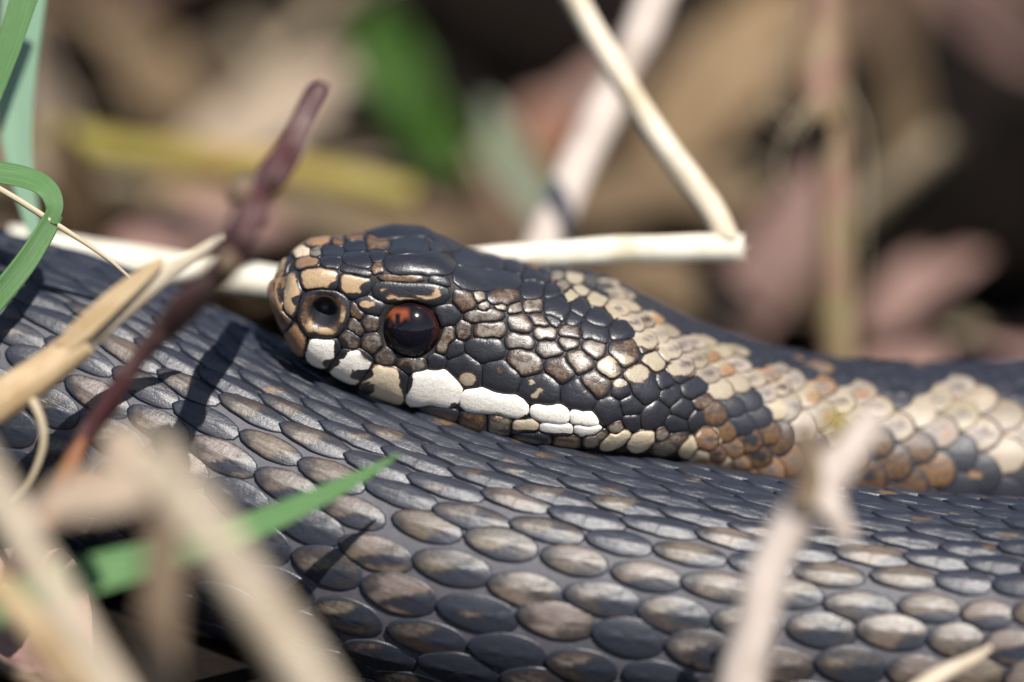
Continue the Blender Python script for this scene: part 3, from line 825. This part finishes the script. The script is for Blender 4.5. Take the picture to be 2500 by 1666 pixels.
# ---- make objects: plates and the 300 largest scales one by one, the rest as one mass
order = sorted(range(len(all_scales)), key=lambda i: -all_scales[i]['area'])
count = 0; rest = {}
for i in order:
    s = all_scales[i]; nm = s['name']
    plain = nm in ('scale', 'scale_b')
    single = s['area'] > 150 and (not plain or count < 300)
    if single:
        if plain: count += 1
        c = put(s['v'][:1])[0]
        mesh_obj('scale' if plain else nm, put(s['v']), s['f'], s['mat'], adder, s['a'], loc=c)
    else:
        rest.setdefault(s['mat'].name, []).append(s)
for mname, lst in rest.items():
    off = 0; vs, fs = [], []; at = {k: [] for k in ('pale', 'lcol', 'uvl')}
    for s in lst:
        vs.append(s['v']); fs += [[q + off for q in f] for f in s['f']]; off += len(s['v'])
        for k in at: at[k].append(s['a'][k])
    o = mesh_obj('small_scales', put(np.vstack(vs)), fs, lst[0]['mat'], adder, {k: np.concatenate(v) for k, v in at.items()})
    o['kind'] = 'stuff'

# ---- eyes
def make_eye(c, n, mirror=False):
    nu_, nv_ = 72, 44
    e1 = norm(np.array([1.0, 0, 0]) - n * n[0]); e2 = np.cross(n, e1)
    vs, cols = [], []
    R = EYER + 9
    cen = c - n * (R * 0.60)
    for i in range(nv_ + 1):
        ph = math.pi * 0.62 * i / nv_
        for j in range(nu_):
            t = 2 * math.pi * j / nu_
            ex, ey, ez = math.sin(ph) * math.cos(t), math.sin(ph) * math.sin(t), math.cos(ph)
            vs.append(cen + R * (e1 * ex + e2 * ey + n * ez * 0.93))
            x_, y_ = ex, ey - 0.02
            col = np.array([0.004, 0.003, 0.005])
            rad = math.hypot(x_, y_)
            red = float(smooth(0.20, 0.42, y_ + 0.09 * math.sin(11 * x_)) * (1 - smooth(-0.18, 0.02, x_)) * (1 - smooth(0.55, 0.75, y_)) * (1 - smooth(0.82, 0.97, rad)))
            slit = 1 - float(smooth(0.055, 0.10, abs(x_ + 0.40 + 0.03 * y_))) * 1.0
            slit *= 1 - float(smooth(0.46, 0.56, y_))
            red *= 1 - slit
            ring = float(smooth(0.62, 0.78, rad) * (1 - smooth(0.85, 0.95, rad)))
            col = col + red * np.array([0.27, 0.066, 0.024]) + ring * (0.1 + 0.9 * max(0, x_) * (y_ > -0.3)) * np.array([0.035, 0.008, 0.005]) * (1 - red)
            if x_ > -0.5 and y_ < 0.2 and rad < 0.6: col = col + np.array([0, 0.001, 0.006])
            cols.append(col)
    f = [[i * nu_ + j, (i + 1) * nu_ + j, (i + 1) * nu_ + (j + 1) % nu_, i * nu_ + (j + 1) % nu_] for i in range(nv_) for j in range(nu_)]
    vs = np.array(vs)
    if mirror:
        vs = vs - 2 * ((vs - O0) @ Ldir)[:, None] * Ldir; f = [q[::-1] for q in f]
    return mesh_obj('eye', put(vs), f, M_EYE, adder, {'lcol': np.array(cols)}, loc=put(vs.mean(0)[None])[0])
make_eye(eyeP, norm(eyeN * 0.75 + np.array([0, 0, 0.25])))
make_eye(eyeP, norm(eyeN * 0.75 + np.array([0, 0, 0.25])), True)
print('scales', len(all_scales), 'single', count)

# ================================================================== the ground
# terrain follows the underside of the coil and rises behind it
axis_w = put(np.array([g.mean(0) for g in G[NHEAD:]]))          # centre line in metres
rad_w = 352 * PX * 0.01
def fnoise(x, y, seed=0):
    r = np.random.default_rng(seed); v = 0
    for o in range(5):
        f = 9.0 * 2 ** o; a = 0.5 ** o
        p = r.uniform(0, 6.28, 4); q = r.uniform(-1, 1, 4)
        v = v + a * (np.sin(f * (x * (1 + .3 * q[0]) + .6 * q[1] * y) + p[0]) * np.cos(f * (y * (1 + .3 * q[2]) - .5 * q[3] * x) + p[1]))
    return v
coil_i = [i for i in range(len(axis_w)) if GU[NHEAD + i] > HEADLEN + ds[-1] * 0.40]
cw = axis_w[coil_i][::3]
def ground_z(x, y):
    x = np.asarray(x, float); y = np.asarray(y, float)
    d = np.sqrt((x[..., None] - cw[:, 0]) ** 2 + (y[..., None] - cw[:, 1]) ** 2)
    w = np.exp(-(d / 0.020) ** 2) + 1e-9
    hz = (w * (cw[:, 2] - rad_w * 0.97)).sum(-1) / w.sum(-1)
    near = np.exp(-(d.min(-1) / 0.034) ** 2)
    back = 0.20 * np.clip(y - 0.035, 0, 0.30) + 0.10 * np.clip(y - 0.335, 0, 5)
    base = -0.001 + back + 0.0045 * fnoise(x, y, 1) * smooth(0.0, 0.05, np.abs(y) + np.abs(x) * 0.3)
    return near * hz + (1 - near) * base
def terrain():
    t = np.linspace(-1, 1, 150); gx = 0.5 * t + 5.5 * t ** 7
    t2 = np.linspace(-1, 1, 170); gy = 0.08 + 0.5 * t2 + 5.5 * t2 ** 7
    X, Y = np.meshgrid(gx, gy, indexing='ij'); Z = ground_z(X, Y)
    n0, n1 = X.shape
    i, j = np.meshgrid(np.arange(n0 - 1), np.arange(n1 - 1), indexing='ij')
    f = np.stack([i * n1 + j, (i + 1) * n1 + j, (i + 1) * n1 + j + 1, i * n1 + j + 1], -1).reshape(-1, 4)
    o = mesh_obj('ground', np.stack([X, Y, Z], -1).reshape(-1, 3), f, M_SOIL, loc=(0, 0, 0))
    tag(o, 'dark soil under the leaf litter', 'ground', kind='structure')
terrain()

# ================================================================== plants
def frames(P):
    T = norm(np.gradient(P, axis=0)); up = np.array([0, 0, 1.0]) if abs(T[0][2]) < 0.9 else np.array([1.0, 0, 0])
    N = [norm(up - T[0] * (up @ T[0]))]
    for t in T[1:]:
        n = N[-1] - t * (N[-1] @ t); N.append(norm(n))
    N = np.array(N); return T, N, np.cross(T, N)
def resampled(pts, n):
    """pts: (x, y, z, r) px -> world path and radii (metres)"""
    c = crom(pts, 24); W = V(c[:, :3]); r = c[:, 3] * PX * 0.01 * (DIST - c[:, 2] * PX) / DIST
    s = np.r_[0, np.cumsum(np.linalg.norm(np.diff(W, axis=0), axis=1))]; t = np.linspace(0, s[-1], n)
    return np.stack([np.interp(t, s, W[:, k]) for k in range(3)], 1), np.interp(t, s, r), t
def tube(pts, n=60, m=18, lump=0.06, flat=1.0, seed=0, ridges=0, ragged=0.0):
    P, R, S = resampled(pts, n); T, N, B = frames(P)
    r = np.random.default_rng(seed); vs, uv = [], []
    ph = r.uniform(0, 6.28, 6)
    for i in range(n):
        for j in range(m):
            a = 2 * math.pi * j / m
            k = 1 + lump * (math.sin(a * 2 + ph[0] + S[i] * 300) * 0.5 + math.sin(S[i] * 700 + ph[1]) * 0.6 + math.sin(a * 3 + S[i] * 900 + ph[2]) * 0.4)
            if ridges: k *= 1 + 0.05 * math.cos(ridges * a)
            ext = ragged * R[i] * r.uniform(-1, 1) if i in (0, n - 1) else 0
            vs.append(P[i] + R[i] * k * (N[i] * math.cos(a) + B[i] * math.sin(a) * flat) + T[i] * ext)
            uv.append((S[i], j / m if j <= m / 2 else 1 - j / m, seed * 3.1))
    f = [[i * m + j, i * m + (j + 1) % m, (i + 1) * m + (j + 1) % m, (i + 1) * m + j] for i in range(n - 1) for j in range(m)]
    f += [list(range(m))[::-1], [(n - 1) * m + j for j in range(m)]]
    return np.array(vs), f, np.array(uv)
def blade(pts, n=50, fold=0.35, thick=0.00012, seed=0, face=(0, -0.5, 0.85), twist=0.0):
    """a grass blade: ribbon of 2 r width with a folded midrib and real thickness"""
    P, R, S = resampled(pts, n); T = norm(np.gradient(P, axis=0)); fc = np.array(face, float)
    vs, uv = [], []; m = 9
    for i in range(n):
        side = norm(np.cross(T[i], fc)); nn = np.cross(side, T[i])
        ca, sa = math.cos(twist * i / n), math.sin(twist * i / n)
        side, nn = side * ca + nn * sa, nn * ca - side * sa
        for q in (1, -1):
            for j in range(m):
                x = -1 + 2 * j / (m - 1)
                vs.append(P[i] + side * x * R[i] + nn * (fold * R[i] * (abs(x) ** 1.3) + q * thick * (1.2 - 0.9 * abs(x) + 0.5 * math.exp(-(x / 0.12) ** 2))))
                uv.append((S[i], x * 0.5, seed + q * 0.01))
    w = 2 * m; f = []
    for i in range(n - 1):
        for j in range(m - 1):
            a = i * w + j; f.append([a, a + 1, a + w + 1, a + w]); b = a + m; f.append([b, b + w, b + w + 1, b + 1])
        f.append([i * w, i * w + w, i * w + w + m, i * w + m]); a = i * w + m - 1; f.append([a, a + m, a + w + m, a + w])
    return np.array(vs), f, np.array(uv)
def base_of(v): 
    c = v[np.argmin(v[:, 2])]; return c
def simple(name, geo, mat, label, cat, group=None):
    v, f, uv = geo
    o = mesh_obj(name, v, f, mat, None, {'uvl': uv}, loc=base_of(v)); return tag(o, label, cat, group)
def part(name, geo, mat, parent):
    v, f, uv = geo
    return mesh_obj(name, v, f, mat, parent, {'uvl': uv}, loc=v.mean(0))
def thing(name, loc, label, cat, group=None): return tag(empty(name, loc), label, cat, group)
def gpt(x, y, z, r):  # keep as tuple
    return (x, y, z, r)

# --- the pale bent stalk behind the head
t = thing('bent_straw_stalk', V(np.array([1300.0, 640, -430])), 'cream straw stalk snapped into a sharp elbow behind the head', 'straw')
part('upper_length', tube([(1340, -160, -760, 33), (1395, -20, -700, 34), (1590, 310, -560, 35), (1730, 500, -470, 36), (1775, 588, -440, 37)], seed=1, ragged=0.5, flat=0.8), M_STRAW, t)
part('lower_length', tube([(1805, 606, -440, 33), (1700, 606, -432, 35), (1500, 612, -425, 35), (1250, 630, -420, 33), (1000, 660, -420, 32), (820, 690, -420, 30)], seed=2, ragged=0.5, flat=0.75), M_WHITE, t)
for k, (dx, dy) in enumerate([(14, 20), (28, 4), (22, 34), (8, -12)]):
    part('torn_fibre', tube([(1770, 600 + dy * 0.3, -440, 6), (1790 + dx * 0.6, 602 + dy * 0.6, -432, 5), (1800 + dx, 600 + dy, -430, 2)], 10, 6, seed=30 + k), M_STRAW, t)
simple('straw_stalk', tube([(20, 585, -700, 36), (200, 622, -680, 40), (450, 660, -660, 41), (720, 700, -640, 38), (900, 740, -640, 34)], seed=3, flat=0.8), M_WHITE, 'white straw stalk lying behind the coil and the snout', 'straw')
simple('dead_stalk', tube([(1660, -160, -1350, 44), (1560, 90, -1250, 46), (1430, 360, -1150, 48), (1310, 640, -1050, 46), (1250, 820, -1000, 44)], seed=4), M_PINKST, 'thick greyish pink dead stem crossing behind the snapped straw', 'stem')
# --- upright stem with reddish node
t = thing('upright_stem', V(np.array([2040.0, 1000, -1350])), 'upright olive and red stem with fine dry strands behind the neck', 'stem')
part('stalk', tube([(2010, -160, -1550, 46), (2020, 120, -1500, 46), (2035, 420, -1450, 44), (2040, 700, -1400, 46), (2050, 1050, -1400, 48)], seed=5, lump=0.04), M_STEMV, t)
part('node', tube([(2000, 60, -1360, 40), (1995, 160, -1330, 66), (2005, 300, -1320, 50)], 20, seed=6, lump=0.15), M_STEMV, t)
for k, pts in enumerate([[(1985, 250, -1250, 5), (1940, 330, -1200, 4), (1880, 300, -1180, 3), (1860, 240, -1180, 2)], [(2000, 230, -1250, 5), (1930, 310, -1180, 4), (1900, 420, -1150, 3), (1960, 520, -1150, 2)], [(2060, 200, -1250, 5), (2110, 320, -1200, 4), (2120, 500, -1180, 4), (2100, 760, -1180, 2)], [(1960, 330, -1200, 4), (1880, 260, -1150, 3), (1810, 330, -1150, 2)]]):
    part('dry_strand', tube([(a_, b_, c_, d_ * 0.5) for a_, b_, c_, d_ in pts], 24, 6, seed=40 + k), M_HAIR, t)
simple('olive_stalk', tube([(120, 330, -2150, 36), (300, 370, -2080, 42), (560, 400, -2000, 46), (820, 440, -1950, 42), (1010, 480, -1950, 36)], seed=7), M_OLIVE, 'yellowish olive stem lying level between the brown leaves', 'stem')

# --- leaves
def leaf(c, du, dv, n=18, m=11, curl=0.25, cup=0.2, seed=0, jag=0.05, thick=0.00015, point=0.9):
    """leaf blade: c centre (px), du half length vector, dv half width vector (px frame, y down)"""
    c, du, dv = (np.array(q, float) for q in (c, du, dv))
    nrm = np.cross(np.array([du[0], -du[1], du[2]]), np.array([dv[0], -dv[1], dv[2]])); nrm = norm(nrm) * np.linalg.norm(dv); nrm = np.array([nrm[0], -nrm[1], nrm[2]])
    if nrm[2] < 0: nrm = -nrm
    r = np.random.default_rng(seed); ph = r.uniform(0, 6.28, 8)
    top, uv = [], []
    for i in range(n):
        s = -1 + 2 * i / (n - 1); w = max((1 - abs(s) ** 2.2), 0) ** point + 0.02
        for j in range(m):
            q = -1 + 2 * j / (m - 1)
            e = 1 + jag * (math.sin(s * 14 + ph[0]) + math.sin(s * 23 + ph[1]) * 0.7) * abs(q)
            h = -curl * s * s + cup * (q * w) ** 2 + 0.10 * math.sin(3 * s + ph[2]) * q + 0.07 * math.sin(5 * s + 3 * q + ph[3]) + 0.05 * math.exp(-(q / 0.1) ** 2) * w
            top.append(c + du * s + dv * q * w * e + nrm * h); uv.append(((s + 1) * 0.01, q * 0.5 * w, seed))
    P = V(np.array(top)); nn = norm(V(c + nrm) - V(c)); P2 = P - nn * thick * 2
    k = n * m; f = []
    for i in range(n - 1):
        for j in range(m - 1):
            a = i * m + j; f.append([a, a + 1, a + m + 1, a + m]); f.append([k + a, k + a + m, k + a + m + 1, k + a + 1])
    b = [j for j in range(m)] + [i * m + m - 1 for i in range(1, n)] + [(n - 1) * m + j for j in range(m - 2, -1, -1)] + [i * m for i in range(n - 2, 0, -1)]
    for p, q in zip(b, b[1:] + b[:1]): f.append([p, k + p, k + q, q])
    return np.vstack([P, P2]), f, np.array(uv + uv)
def dead(c, du, dv, mat, label, seed, cat='leaf', name='dead_leaf', **kw):
    if c[2] < -1700:
        c = (c[0], c[1], -2150 + (c[2] + 2000) * 0.8); du = tuple(1.3 * q for q in du); dv = tuple(0.62 * q for q in dv)
    return simple(name, leaf(c, du, dv, seed=seed, **kw), mat, label, cat, None)

dead((800, 40, -4000), (320, -130, 300), (50, 75, -60), M_LBEIGE, 'long beige dead blade slanting up behind the green leaf', 11, name='dead_grass')
dead((640, 300, -3300), (210, -130, -60), (60, 120, 120), M_LBEIGE, 'pale beige curled leaf above the olive stem', 12)
dead((200, 500, -1750), (40, 150, -150), (90, -20, 60), M_LTAN, 'orange tan leaf beside the bent green blade', 13)
dead((470, 570, -2100), (200, -40, -100), (30, 95, 120), M_LPINK, 'pinkish brown leaf below the olive stem', 14)
dead((900, 520, -2500), (190, 60, 0), (-30, 90, 120), M_LBROWN, 'dull brown leaf under the green leaves', 15)
dead((300, 160, -4200), (260, 120, -100), (-60, 150, 100), M_LBROWN, 'large brown leaf deep behind the grass', 16)
dead((130, 330, -3000), (60, 190, -80), (110, -20, 60), M_LBEIGE, 'greyish beige leaf behind the pale green blade', 17)
dead((60, 160, -4400), (190, -60, 0), (60, 130, 80), M_LTAN, 'tan leaf at the edge of the litter behind the grass', 18)
dead((1390, 250, -3300), (120, -110, 0), (80, 90, 80), M_LPINK, 'greyish pink leaf beside the thick dead stem', 19)
dead((1385, 400, -2900), (60, 110, 0), (70, -20, 60), M_LRUST, 'small rust coloured leaf tucked against the thick dead stem', 20)
dead((1740, 220, -3200), (170, -220, 100), (130, 110, 100), M_LTAN, 'broad tan leaf inside the elbow of the snapped straw', 21)
dead((1600, 470, -2600), (200, -20, 0), (20, 110, 150), M_LBROWN, 'brown leaf behind the elbow of the snapped straw', 22)
dead((1880, 660, -2300), (130, -240, 80), (110, 80, 80), M_LPINK, 'pinkish brown leaf behind the neck beside the upright stem', 23)
dead((2215, 300, -3300), (40, 250, 0), (80, -20, 60), M_LBROWN, 'tall brown leaf standing behind the upright stem', 24)
dead((2440, 40, -3800), (140, 120, 0), (120, -70, 100), M_LPINK, 'pink brown leaf high above the dark hollow', 25)
dead((2255, 690, -2500), (130, -95, 0), (60, 75, 90), M_LPINK, 'small pink dead leaf lit in the dark hollow', 26)
dead((2330, 900, -1900), (230, -20, -60), (20, 90, 120), M_LPINK, 'dull pink leaf lying just behind the neck', 27)
dead((1660, 700, -1900), (170, 40, 0), (-20, 80, 120), M_LBROWN, 'brown leaf in the gap under the snapped straw', 28)
dead((1250, 120, -5200), (260, 60, 0), (-40, 160, 100), M_LBROWN, 'dark brown leaf deep between green leaf and straw', 29)
dead((330, 1640, -150), (380, 60, 80), (-30, 130, 160), M_LPINK, 'pinkish dead leaf under the belly of the coil', 30)
dead((60, 1500, 50), (190, 130, 60), (-60, 120, 140), M_LPINK, 'dusky pink leaf under the crossed straws', 31)

simple('shade_lump', tube([(2760, 260, -2750, 170), (2520, 470, -2750, 190), (2330, 600, -2750, 160), (2160, 730, -2750, 110), (2100, 800, -2750, 60)], 30, seed=110, lump=0.12), M_SHADE, 'added near-black lump standing in for the shade of the hollow behind the small pink leaf', 'painted shade')  # added lump: its black paints the shade of the hollow
simple('shade_lump', tube([(1020, -40, -3300, 90), (1180, 60, -3300, 130), (1360, 110, -3300, 130), (1520, 60, -3300, 80)], 30, seed=111, lump=0.12), M_SHADE, 'added near-black lump standing in for shade between the green leaf and the thick dead stem', 'painted shade')  # added too, painted dark in place of the shade behind the leaves
simple('shade_lump', tube([(130, 60, -3100, 50), (190, 140, -3100, 62), (260, 250, -3100, 60), (330, 350, -3100, 40)], 24, seed=112, lump=0.12), M_SHADE, 'short added near-black lump standing in for shade behind the pale green grass blade', 'painted shade')  # smaller added lump, shade put into its colour
simple('green_leaf', leaf((955, 155, -2900), (75, 150, 80), (70, -44, 30), seed=50, curl=0.1), M_LEAFG, 'dark green leaf pointing up among the litter', 'leaf', None)
simple('green_leaf', leaf((1050, 310, -2600), (80, 125, 60), (64, -40, 40), seed=51, curl=0.2), M_LEAFG, 'bright green leaf drooping beside the whitish leaf', 'leaf', None)
simple('pale_leaf', leaf((1255, 400, -2350), (85, 160, 60), (42, -22, 30), seed=52), M_LEAFP, 'whitish green leaf beside the thick dead stem', 'leaf', None)

# --- grass at the side
simple('grass_blade', blade([(110, -160, -120, 40), (60, -10, -100, 34), (15, 130, -80, 30), (-60, 330, -60, 26)], seed=60, face=(0.2, -0.8, 0.5)), M_GREEN, 'bright green grass blade leaning out over the pale wide blade', 'grass')
simple('grass_blade', blade([(70, -160, -420, 60), (50, 60, -420, 52), (35, 260, -420, 44), (50, 420, -420, 30), (95, 610, -430, 14)], seed=61, face=(0.2, -0.9, 0.3)), M_GREEN2, 'wide pale bluish green grass blade standing beside the coil', 'grass')
t = thing('folded_grass_blade', V(np.array([-120.0, 900, -60])), 'green grass blade folded over in a hook above the coil', 'grass')
part('upper_length', blade([(-160, 385, -60, 30), (-40, 420, -40, 33), (60, 440, -25, 32), (112, 465, -10, 28), (132, 505, 0, 22), (124, 545, 5, 18)], seed=62, face=(0.1, -0.6, 0.8)), M_GREEN, t)
part('lower_length', blade([(132, 520, 0, 22), (105, 570, 10, 26), (60, 640, 30, 29), (0, 715, 50, 30), (-120, 860, 80, 30)], seed=63, face=(0.4, -0.9, 0.2)), M_GREEN, t)
simple('dry_thread', tube([(-60, 430, 40, 7), (30, 480, 20, 8), (140, 550, 0, 7), (260, 630, -40, 5), (340, 700, -80, 4)], 30, 8, seed=64), M_HAIR, 'thin brown plant thread crossing the folded green blade', 'plant fibre')
simple('grass_blade', blade([(980, 1105, 330, 2), (900, 1155, 360, 14), (760, 1225, 420, 26), (600, 1295, 520, 36), (420, 1355, 620, 44), (240, 1405, 700, 50), (90, 1450, 760, 48), (-150, 1540, 820, 44)], n=70, seed=65, face=(0.1, -0.75, 0.65)), M_GREEN, 'slim green grass blade reaching across the coil to a point', 'grass')

# --- tan straw and twig in front of the coil
t = thing('split_straw', V(np.array([-60.0, 1030, 300])), 'tan split straw leaning over the coil with a curled tendril', 'straw')
part('lower_length', tube([(-140, 1075, 320, 50), (0, 980, 310, 50), (110, 905, 300, 47), (205, 830, 290, 43)], 40, seed=70, lump=0.03), M_TAN, t)
part('upper_length', tube([(180, 848, 285, 40), (260, 782, 290, 34), (345, 712, 300, 30), (405, 668, 310, 25), (470, 628, 330, 17), (545, 575, 350, 7)], 50, seed=71, flat=0.6, lump=0.03), M_STRAW, t)
part('sheath', blade([(150, 850, 330, 20), (210, 795, 335, 26), (290, 722, 338, 24), (380, 648, 345, 13), (400, 632, 345, 4)], 30, seed=72, face=(0.3, -0.8, 0.5)), M_TAN, t)
part('tendril', tube([(60, 955, 320, 12), (85, 990, 330, 10), (105, 1050, 330, 9), (100, 1110, 325, 8), (70, 1180, 320, 6), (30, 1225, 310, 3)], 40, 8, seed=73), M_HAIR, t)
t = thing('bramble_twig', V(np.array([100.0, 1330, 380])), 'knobbly purple brown bramble twig leaning over the coil towards the snout', 'twig')
part('shoot', tube([(790, 205, 400, 20), (772, 235, 410, 30), (720, 338, 450, 29), (668, 425, 520, 34), (620, 500, 730, 38), (585, 590, 760, 40), (515, 690, 700, 38), (420, 785, 560, 30), (330, 890, 480, 26), (240, 1020, 430, 24), (170, 1140, 410, 30), (110, 1270, 400, 38), (40, 1420, 380, 40)], 110, seed=74, lump=0.22), M_BRAMBLE, t)
for k, (x, y, z, r) in enumerate([(672, 432, 700, 22), (588, 470, 730, 26), (638, 540, 760, 24), (556, 640, 760, 26), (395, 812, 540, 16), (600, 575, 790, 28)]):
    part('bud', tube([(x - 14, y + 30, z, r * 0.5), (x - 2, y + 6, z + 8, r), (x + 8, y - 22, z + 12, r * 0.8), (x + 20, y - 46, z + 10, r * 0.2)], 14, 10, seed=80 + k, lump=0.12), M_BROWNST if k in (1, 3) else M_BRAMBLE, t)
t = thing('red_shoot', V(np.array([80.0, 1330, 560])), 'red and yellow young shoot at the foot of the bramble twig', 'shoot')
part('stalk', tube([(205, 1070, 470, 8), (180, 1120, 480, 20), (148, 1190, 480, 28), (110, 1290, 480, 30)], 24, seed=75), M_REDYEL, t)
part('leaf', leaf((225, 1180, 520), (50, 22, 10), (-10, 24, 10), seed=76), M_REDYEL, t)

# --- far out of focus straws close to the lens
simple('straw_stalk', tube([(350, 1070, 1900, 26), (400, 1145, 1900, 44), (560, 1370, 1880, 52), (740, 1640, 1850, 56), (960, 1990, 1800, 58), (1330, 2600, 1750, 58)], seed=90), M_DULL, 'broad cream straw stalk leaning across the lower flank of the coil', 'straw')
simple('straw_stalk', tube([(-110, 1040, 1550, 38), (40, 1290, 1520, 42), (170, 1510, 1500, 44), (330, 1790, 1450, 46), (420, 1990, 1420, 46), (680, 2480, 1400, 46)], seed=91), M_DULL, 'cream straw stalk running beside the crossed yellow straw', 'straw')
simple('straw_stalk', tube([(-180, 1270, 1200, 36), (0, 1440, 1180, 38), (150, 1620, 1150, 40), (340, 1860, 1100, 52), (640, 2300, 1050, 50)], seed=92), M_TAN, 'yellowish straw stalk lowest over the dusky pink leaf', 'straw')
simple('brown_stalk', tube([(390, 1160, 1500, 20), (400, 1270, 1480, 40), (395, 1430, 1450, 50), (385, 1640, 1430, 54), (380, 1900, 1400, 54), (390, 2420, 1360, 54)], seed=93), M_BROWNST, 'soft brown upright stem behind the broad cream straw', 'stem')
simple('brown_leaf', leaf((250, 1205, 1350), (200, -45, 0), (10, 52, 40), seed=94, point=0.6), M_LBEIGE, 'crumpled beige leaf scrap hanging over the red shoot', 'leaf', None)
simple('leaf_scrap', leaf((300, 1095, 1100), (50, 18, 0), (-14, 50, 20), seed=95), M_LBEIGE, 'small pale leaf scrap above the crumpled beige leaf', 'leaf', None)
# --- forked twig over the neck
t = thing('forked_twig', V(np.array([1790.0, 1990, 700])), 'greyish pink forked twig standing in front of the coil', 'twig')
part('main_stem', tube([(2145, 1005, 900, 30), (2085, 1085, 900, 42), (2010, 1180, 900, 52), (1930, 1290, 890, 52), (1875, 1400, 880, 50), (1840, 1540, 870, 56), (1805, 1700, 860, 64), (1770, 1990, 850, 70), (1750, 2260, 840, 72)], 70, seed=96, lump=0.08), M_PINKST, t)
part('side_fork', tube([(1965, 1035, 960, 22), (1970, 1100, 950, 32), (1975, 1170, 940, 38), (1960, 1240, 935, 38)], 26, seed=97, lump=0.1), M_BROWNST, t)
part('spur', tube([(1985, 1180, 910, 36), (2025, 1240, 930, 36), (2060, 1300, 940, 26), (2080, 1330, 975, 8)], 20, seed=98), M_PINKST, t)
part('bud', leaf((2040, 1030, 940), (20, -34, 0), (24, 10, 10), seed=99), M_OLIVE, t)
simple('straw_tip', tube([(2420, 1580, 420, 6), (2370, 1612, 430, 16), (2280, 1660, 450, 22), (2100, 1790, 480, 26)], 30, seed=100), M_DULL, 'short tan straw tip poking up in front of the coil', 'straw')
simple('dark_twig', tube([(-60, 1590, 600, 16), (60, 1650, 600, 18), (200, 1740, 600, 18)], 16, seed=101), M_BROWNST, 'dark thin twig low beside the dusky pink leaf', 'twig')

# ================================================================== leaf litter (uncountable)
def litter():
    r = np.random.default_rng(21); vs, fs, cs = [], [], []; off = 0
    pal = np.array([(0.34, 0.23, 0.13), (0.28, 0.17, 0.13), (0.42, 0.32, 0.23), (0.17, 0.11, 0.07), (0.12, 0.08, 0.05), (0.24, 0.17, 0.10), (0.36, 0.25, 0.20)])
    for k in range(2600):
        x = r.uniform(-0.22, 0.22); y = r.uniform(-0.10, 0.42)
        z = ground_z(np.array([x]), np.array([y]))[0]
        d = np.sqrt((axis_w[:, 0] - x) ** 2 + (axis_w[:, 1] - y) ** 2).min()
        if d < 0.016 or (y < 0.008 and d < 0.09): continue
        _r = np.array([x, y, z]) * 100 - FP; _dz = DIST - _r @ VB; ix = 1250 + (_r @ VR) * DIST / _dz / PX; iy = 833 - (_r @ VU) * DIST / _dz / PX
        if min(((ix - ex_) / rx_) ** 2 + ((iy - ey_) / ry_) ** 2 for ex_, ey_, rx_, ry_ in ((2420, 480, 340, 330), (1270, 110, 330, 250), (210, 170, 170, 150), (960, 230, 250, 240), (2330, 780, 250, 130), (480, 300, 150, 90), (1000, 560, 200, 90), (1680, 30, 130, 70))) < 1: continue
        ecl = min(((ix - ex_) / rx_) ** 2 + ((iy - ey_) / ry_) ** 2 for ex_, ey_, rx_, ry_ in ((2420, 480, 340, 330), (1270, 110, 330, 250), (210, 170, 170, 150), (960, 230, 250, 240), (2330, 780, 250, 130)))
        lift = 0.35 if d < 0.04 else 1.0
        L = r.uniform(0.006, 0.015); L *= 0.35 if ecl < 2.4 else 1.0; W = L * r.uniform(0.35, 0.7); st = r.random() < 0.14
        if st: L, W = r.uniform(0.012, 0.028) * (0.3 if ecl < 5 else 1), r.uniform(0.0008, 0.0018)
        a = r.uniform(0, 6.28); tilt = r.normal(0, 0.4) * lift; roll = r.normal(0, 0.5)
        t = np.array([math.cos(a) * math.cos(tilt), math.sin(a) * math.cos(tilt), math.sin(tilt)])
        b = norm(np.cross(np.array([0, 0, 1.0]), t)); n = np.cross(t, b); b = b * math.cos(roll) + n * math.sin(roll); n = np.cross(t, b)
        c = np.array([x, y, z + r.uniform(0.0005, 0.007) * lift])
        ns, nm = 5, 3; P = []
        cu = r.uniform(-0.5, 0.5)
        for i in range(ns):
            s = -1 + 2 * i / (ns - 1); w = (1 - abs(s) ** 2) ** 0.7 + 0.06 if not st else 1.0
            for j in range(nm):
                q = j - 1; P.append(c + t * L * s + b * W * q * w + n * L * (cu * s * s * 0.4 + 0.15 * q * q * w))
        P = np.array(P); P2 = P - n * 0.0003
        fa = [[i * nm + j, i * nm + j + 1, (i + 1) * nm + j + 1, (i + 1) * nm + j] for i in range(ns - 1) for j in range(nm - 1)]
        q = ns * nm
        fb = [[u_ + q for u_ in f[::-1]] for f in fa]
        vs += [P, P2]; fs += [[u_ + off for u_ in f] for f in fa + fb]; off += 2 * q
        col = pal[r.integers(len(pal))] * r.uniform(0.28, 0.85)
        if st: col = np.array([0.45, 0.37, 0.25]) * r.uniform(0.5, 1.1)
        cs.append(np.tile(col, (2 * q, 1)))
    o = mesh_obj('leaf_litter', np.vstack(vs), fs, M_LITTER, None, {'lcol': np.vstack(cs)}, loc=(0, 0, 0))
    tag(o, 'brown dead leaves and broken stalks covering the soil', 'leaf litter', kind='stuff')
litter()
for o in bpy.data.objects:
    if '_o' in o: del o['_o']
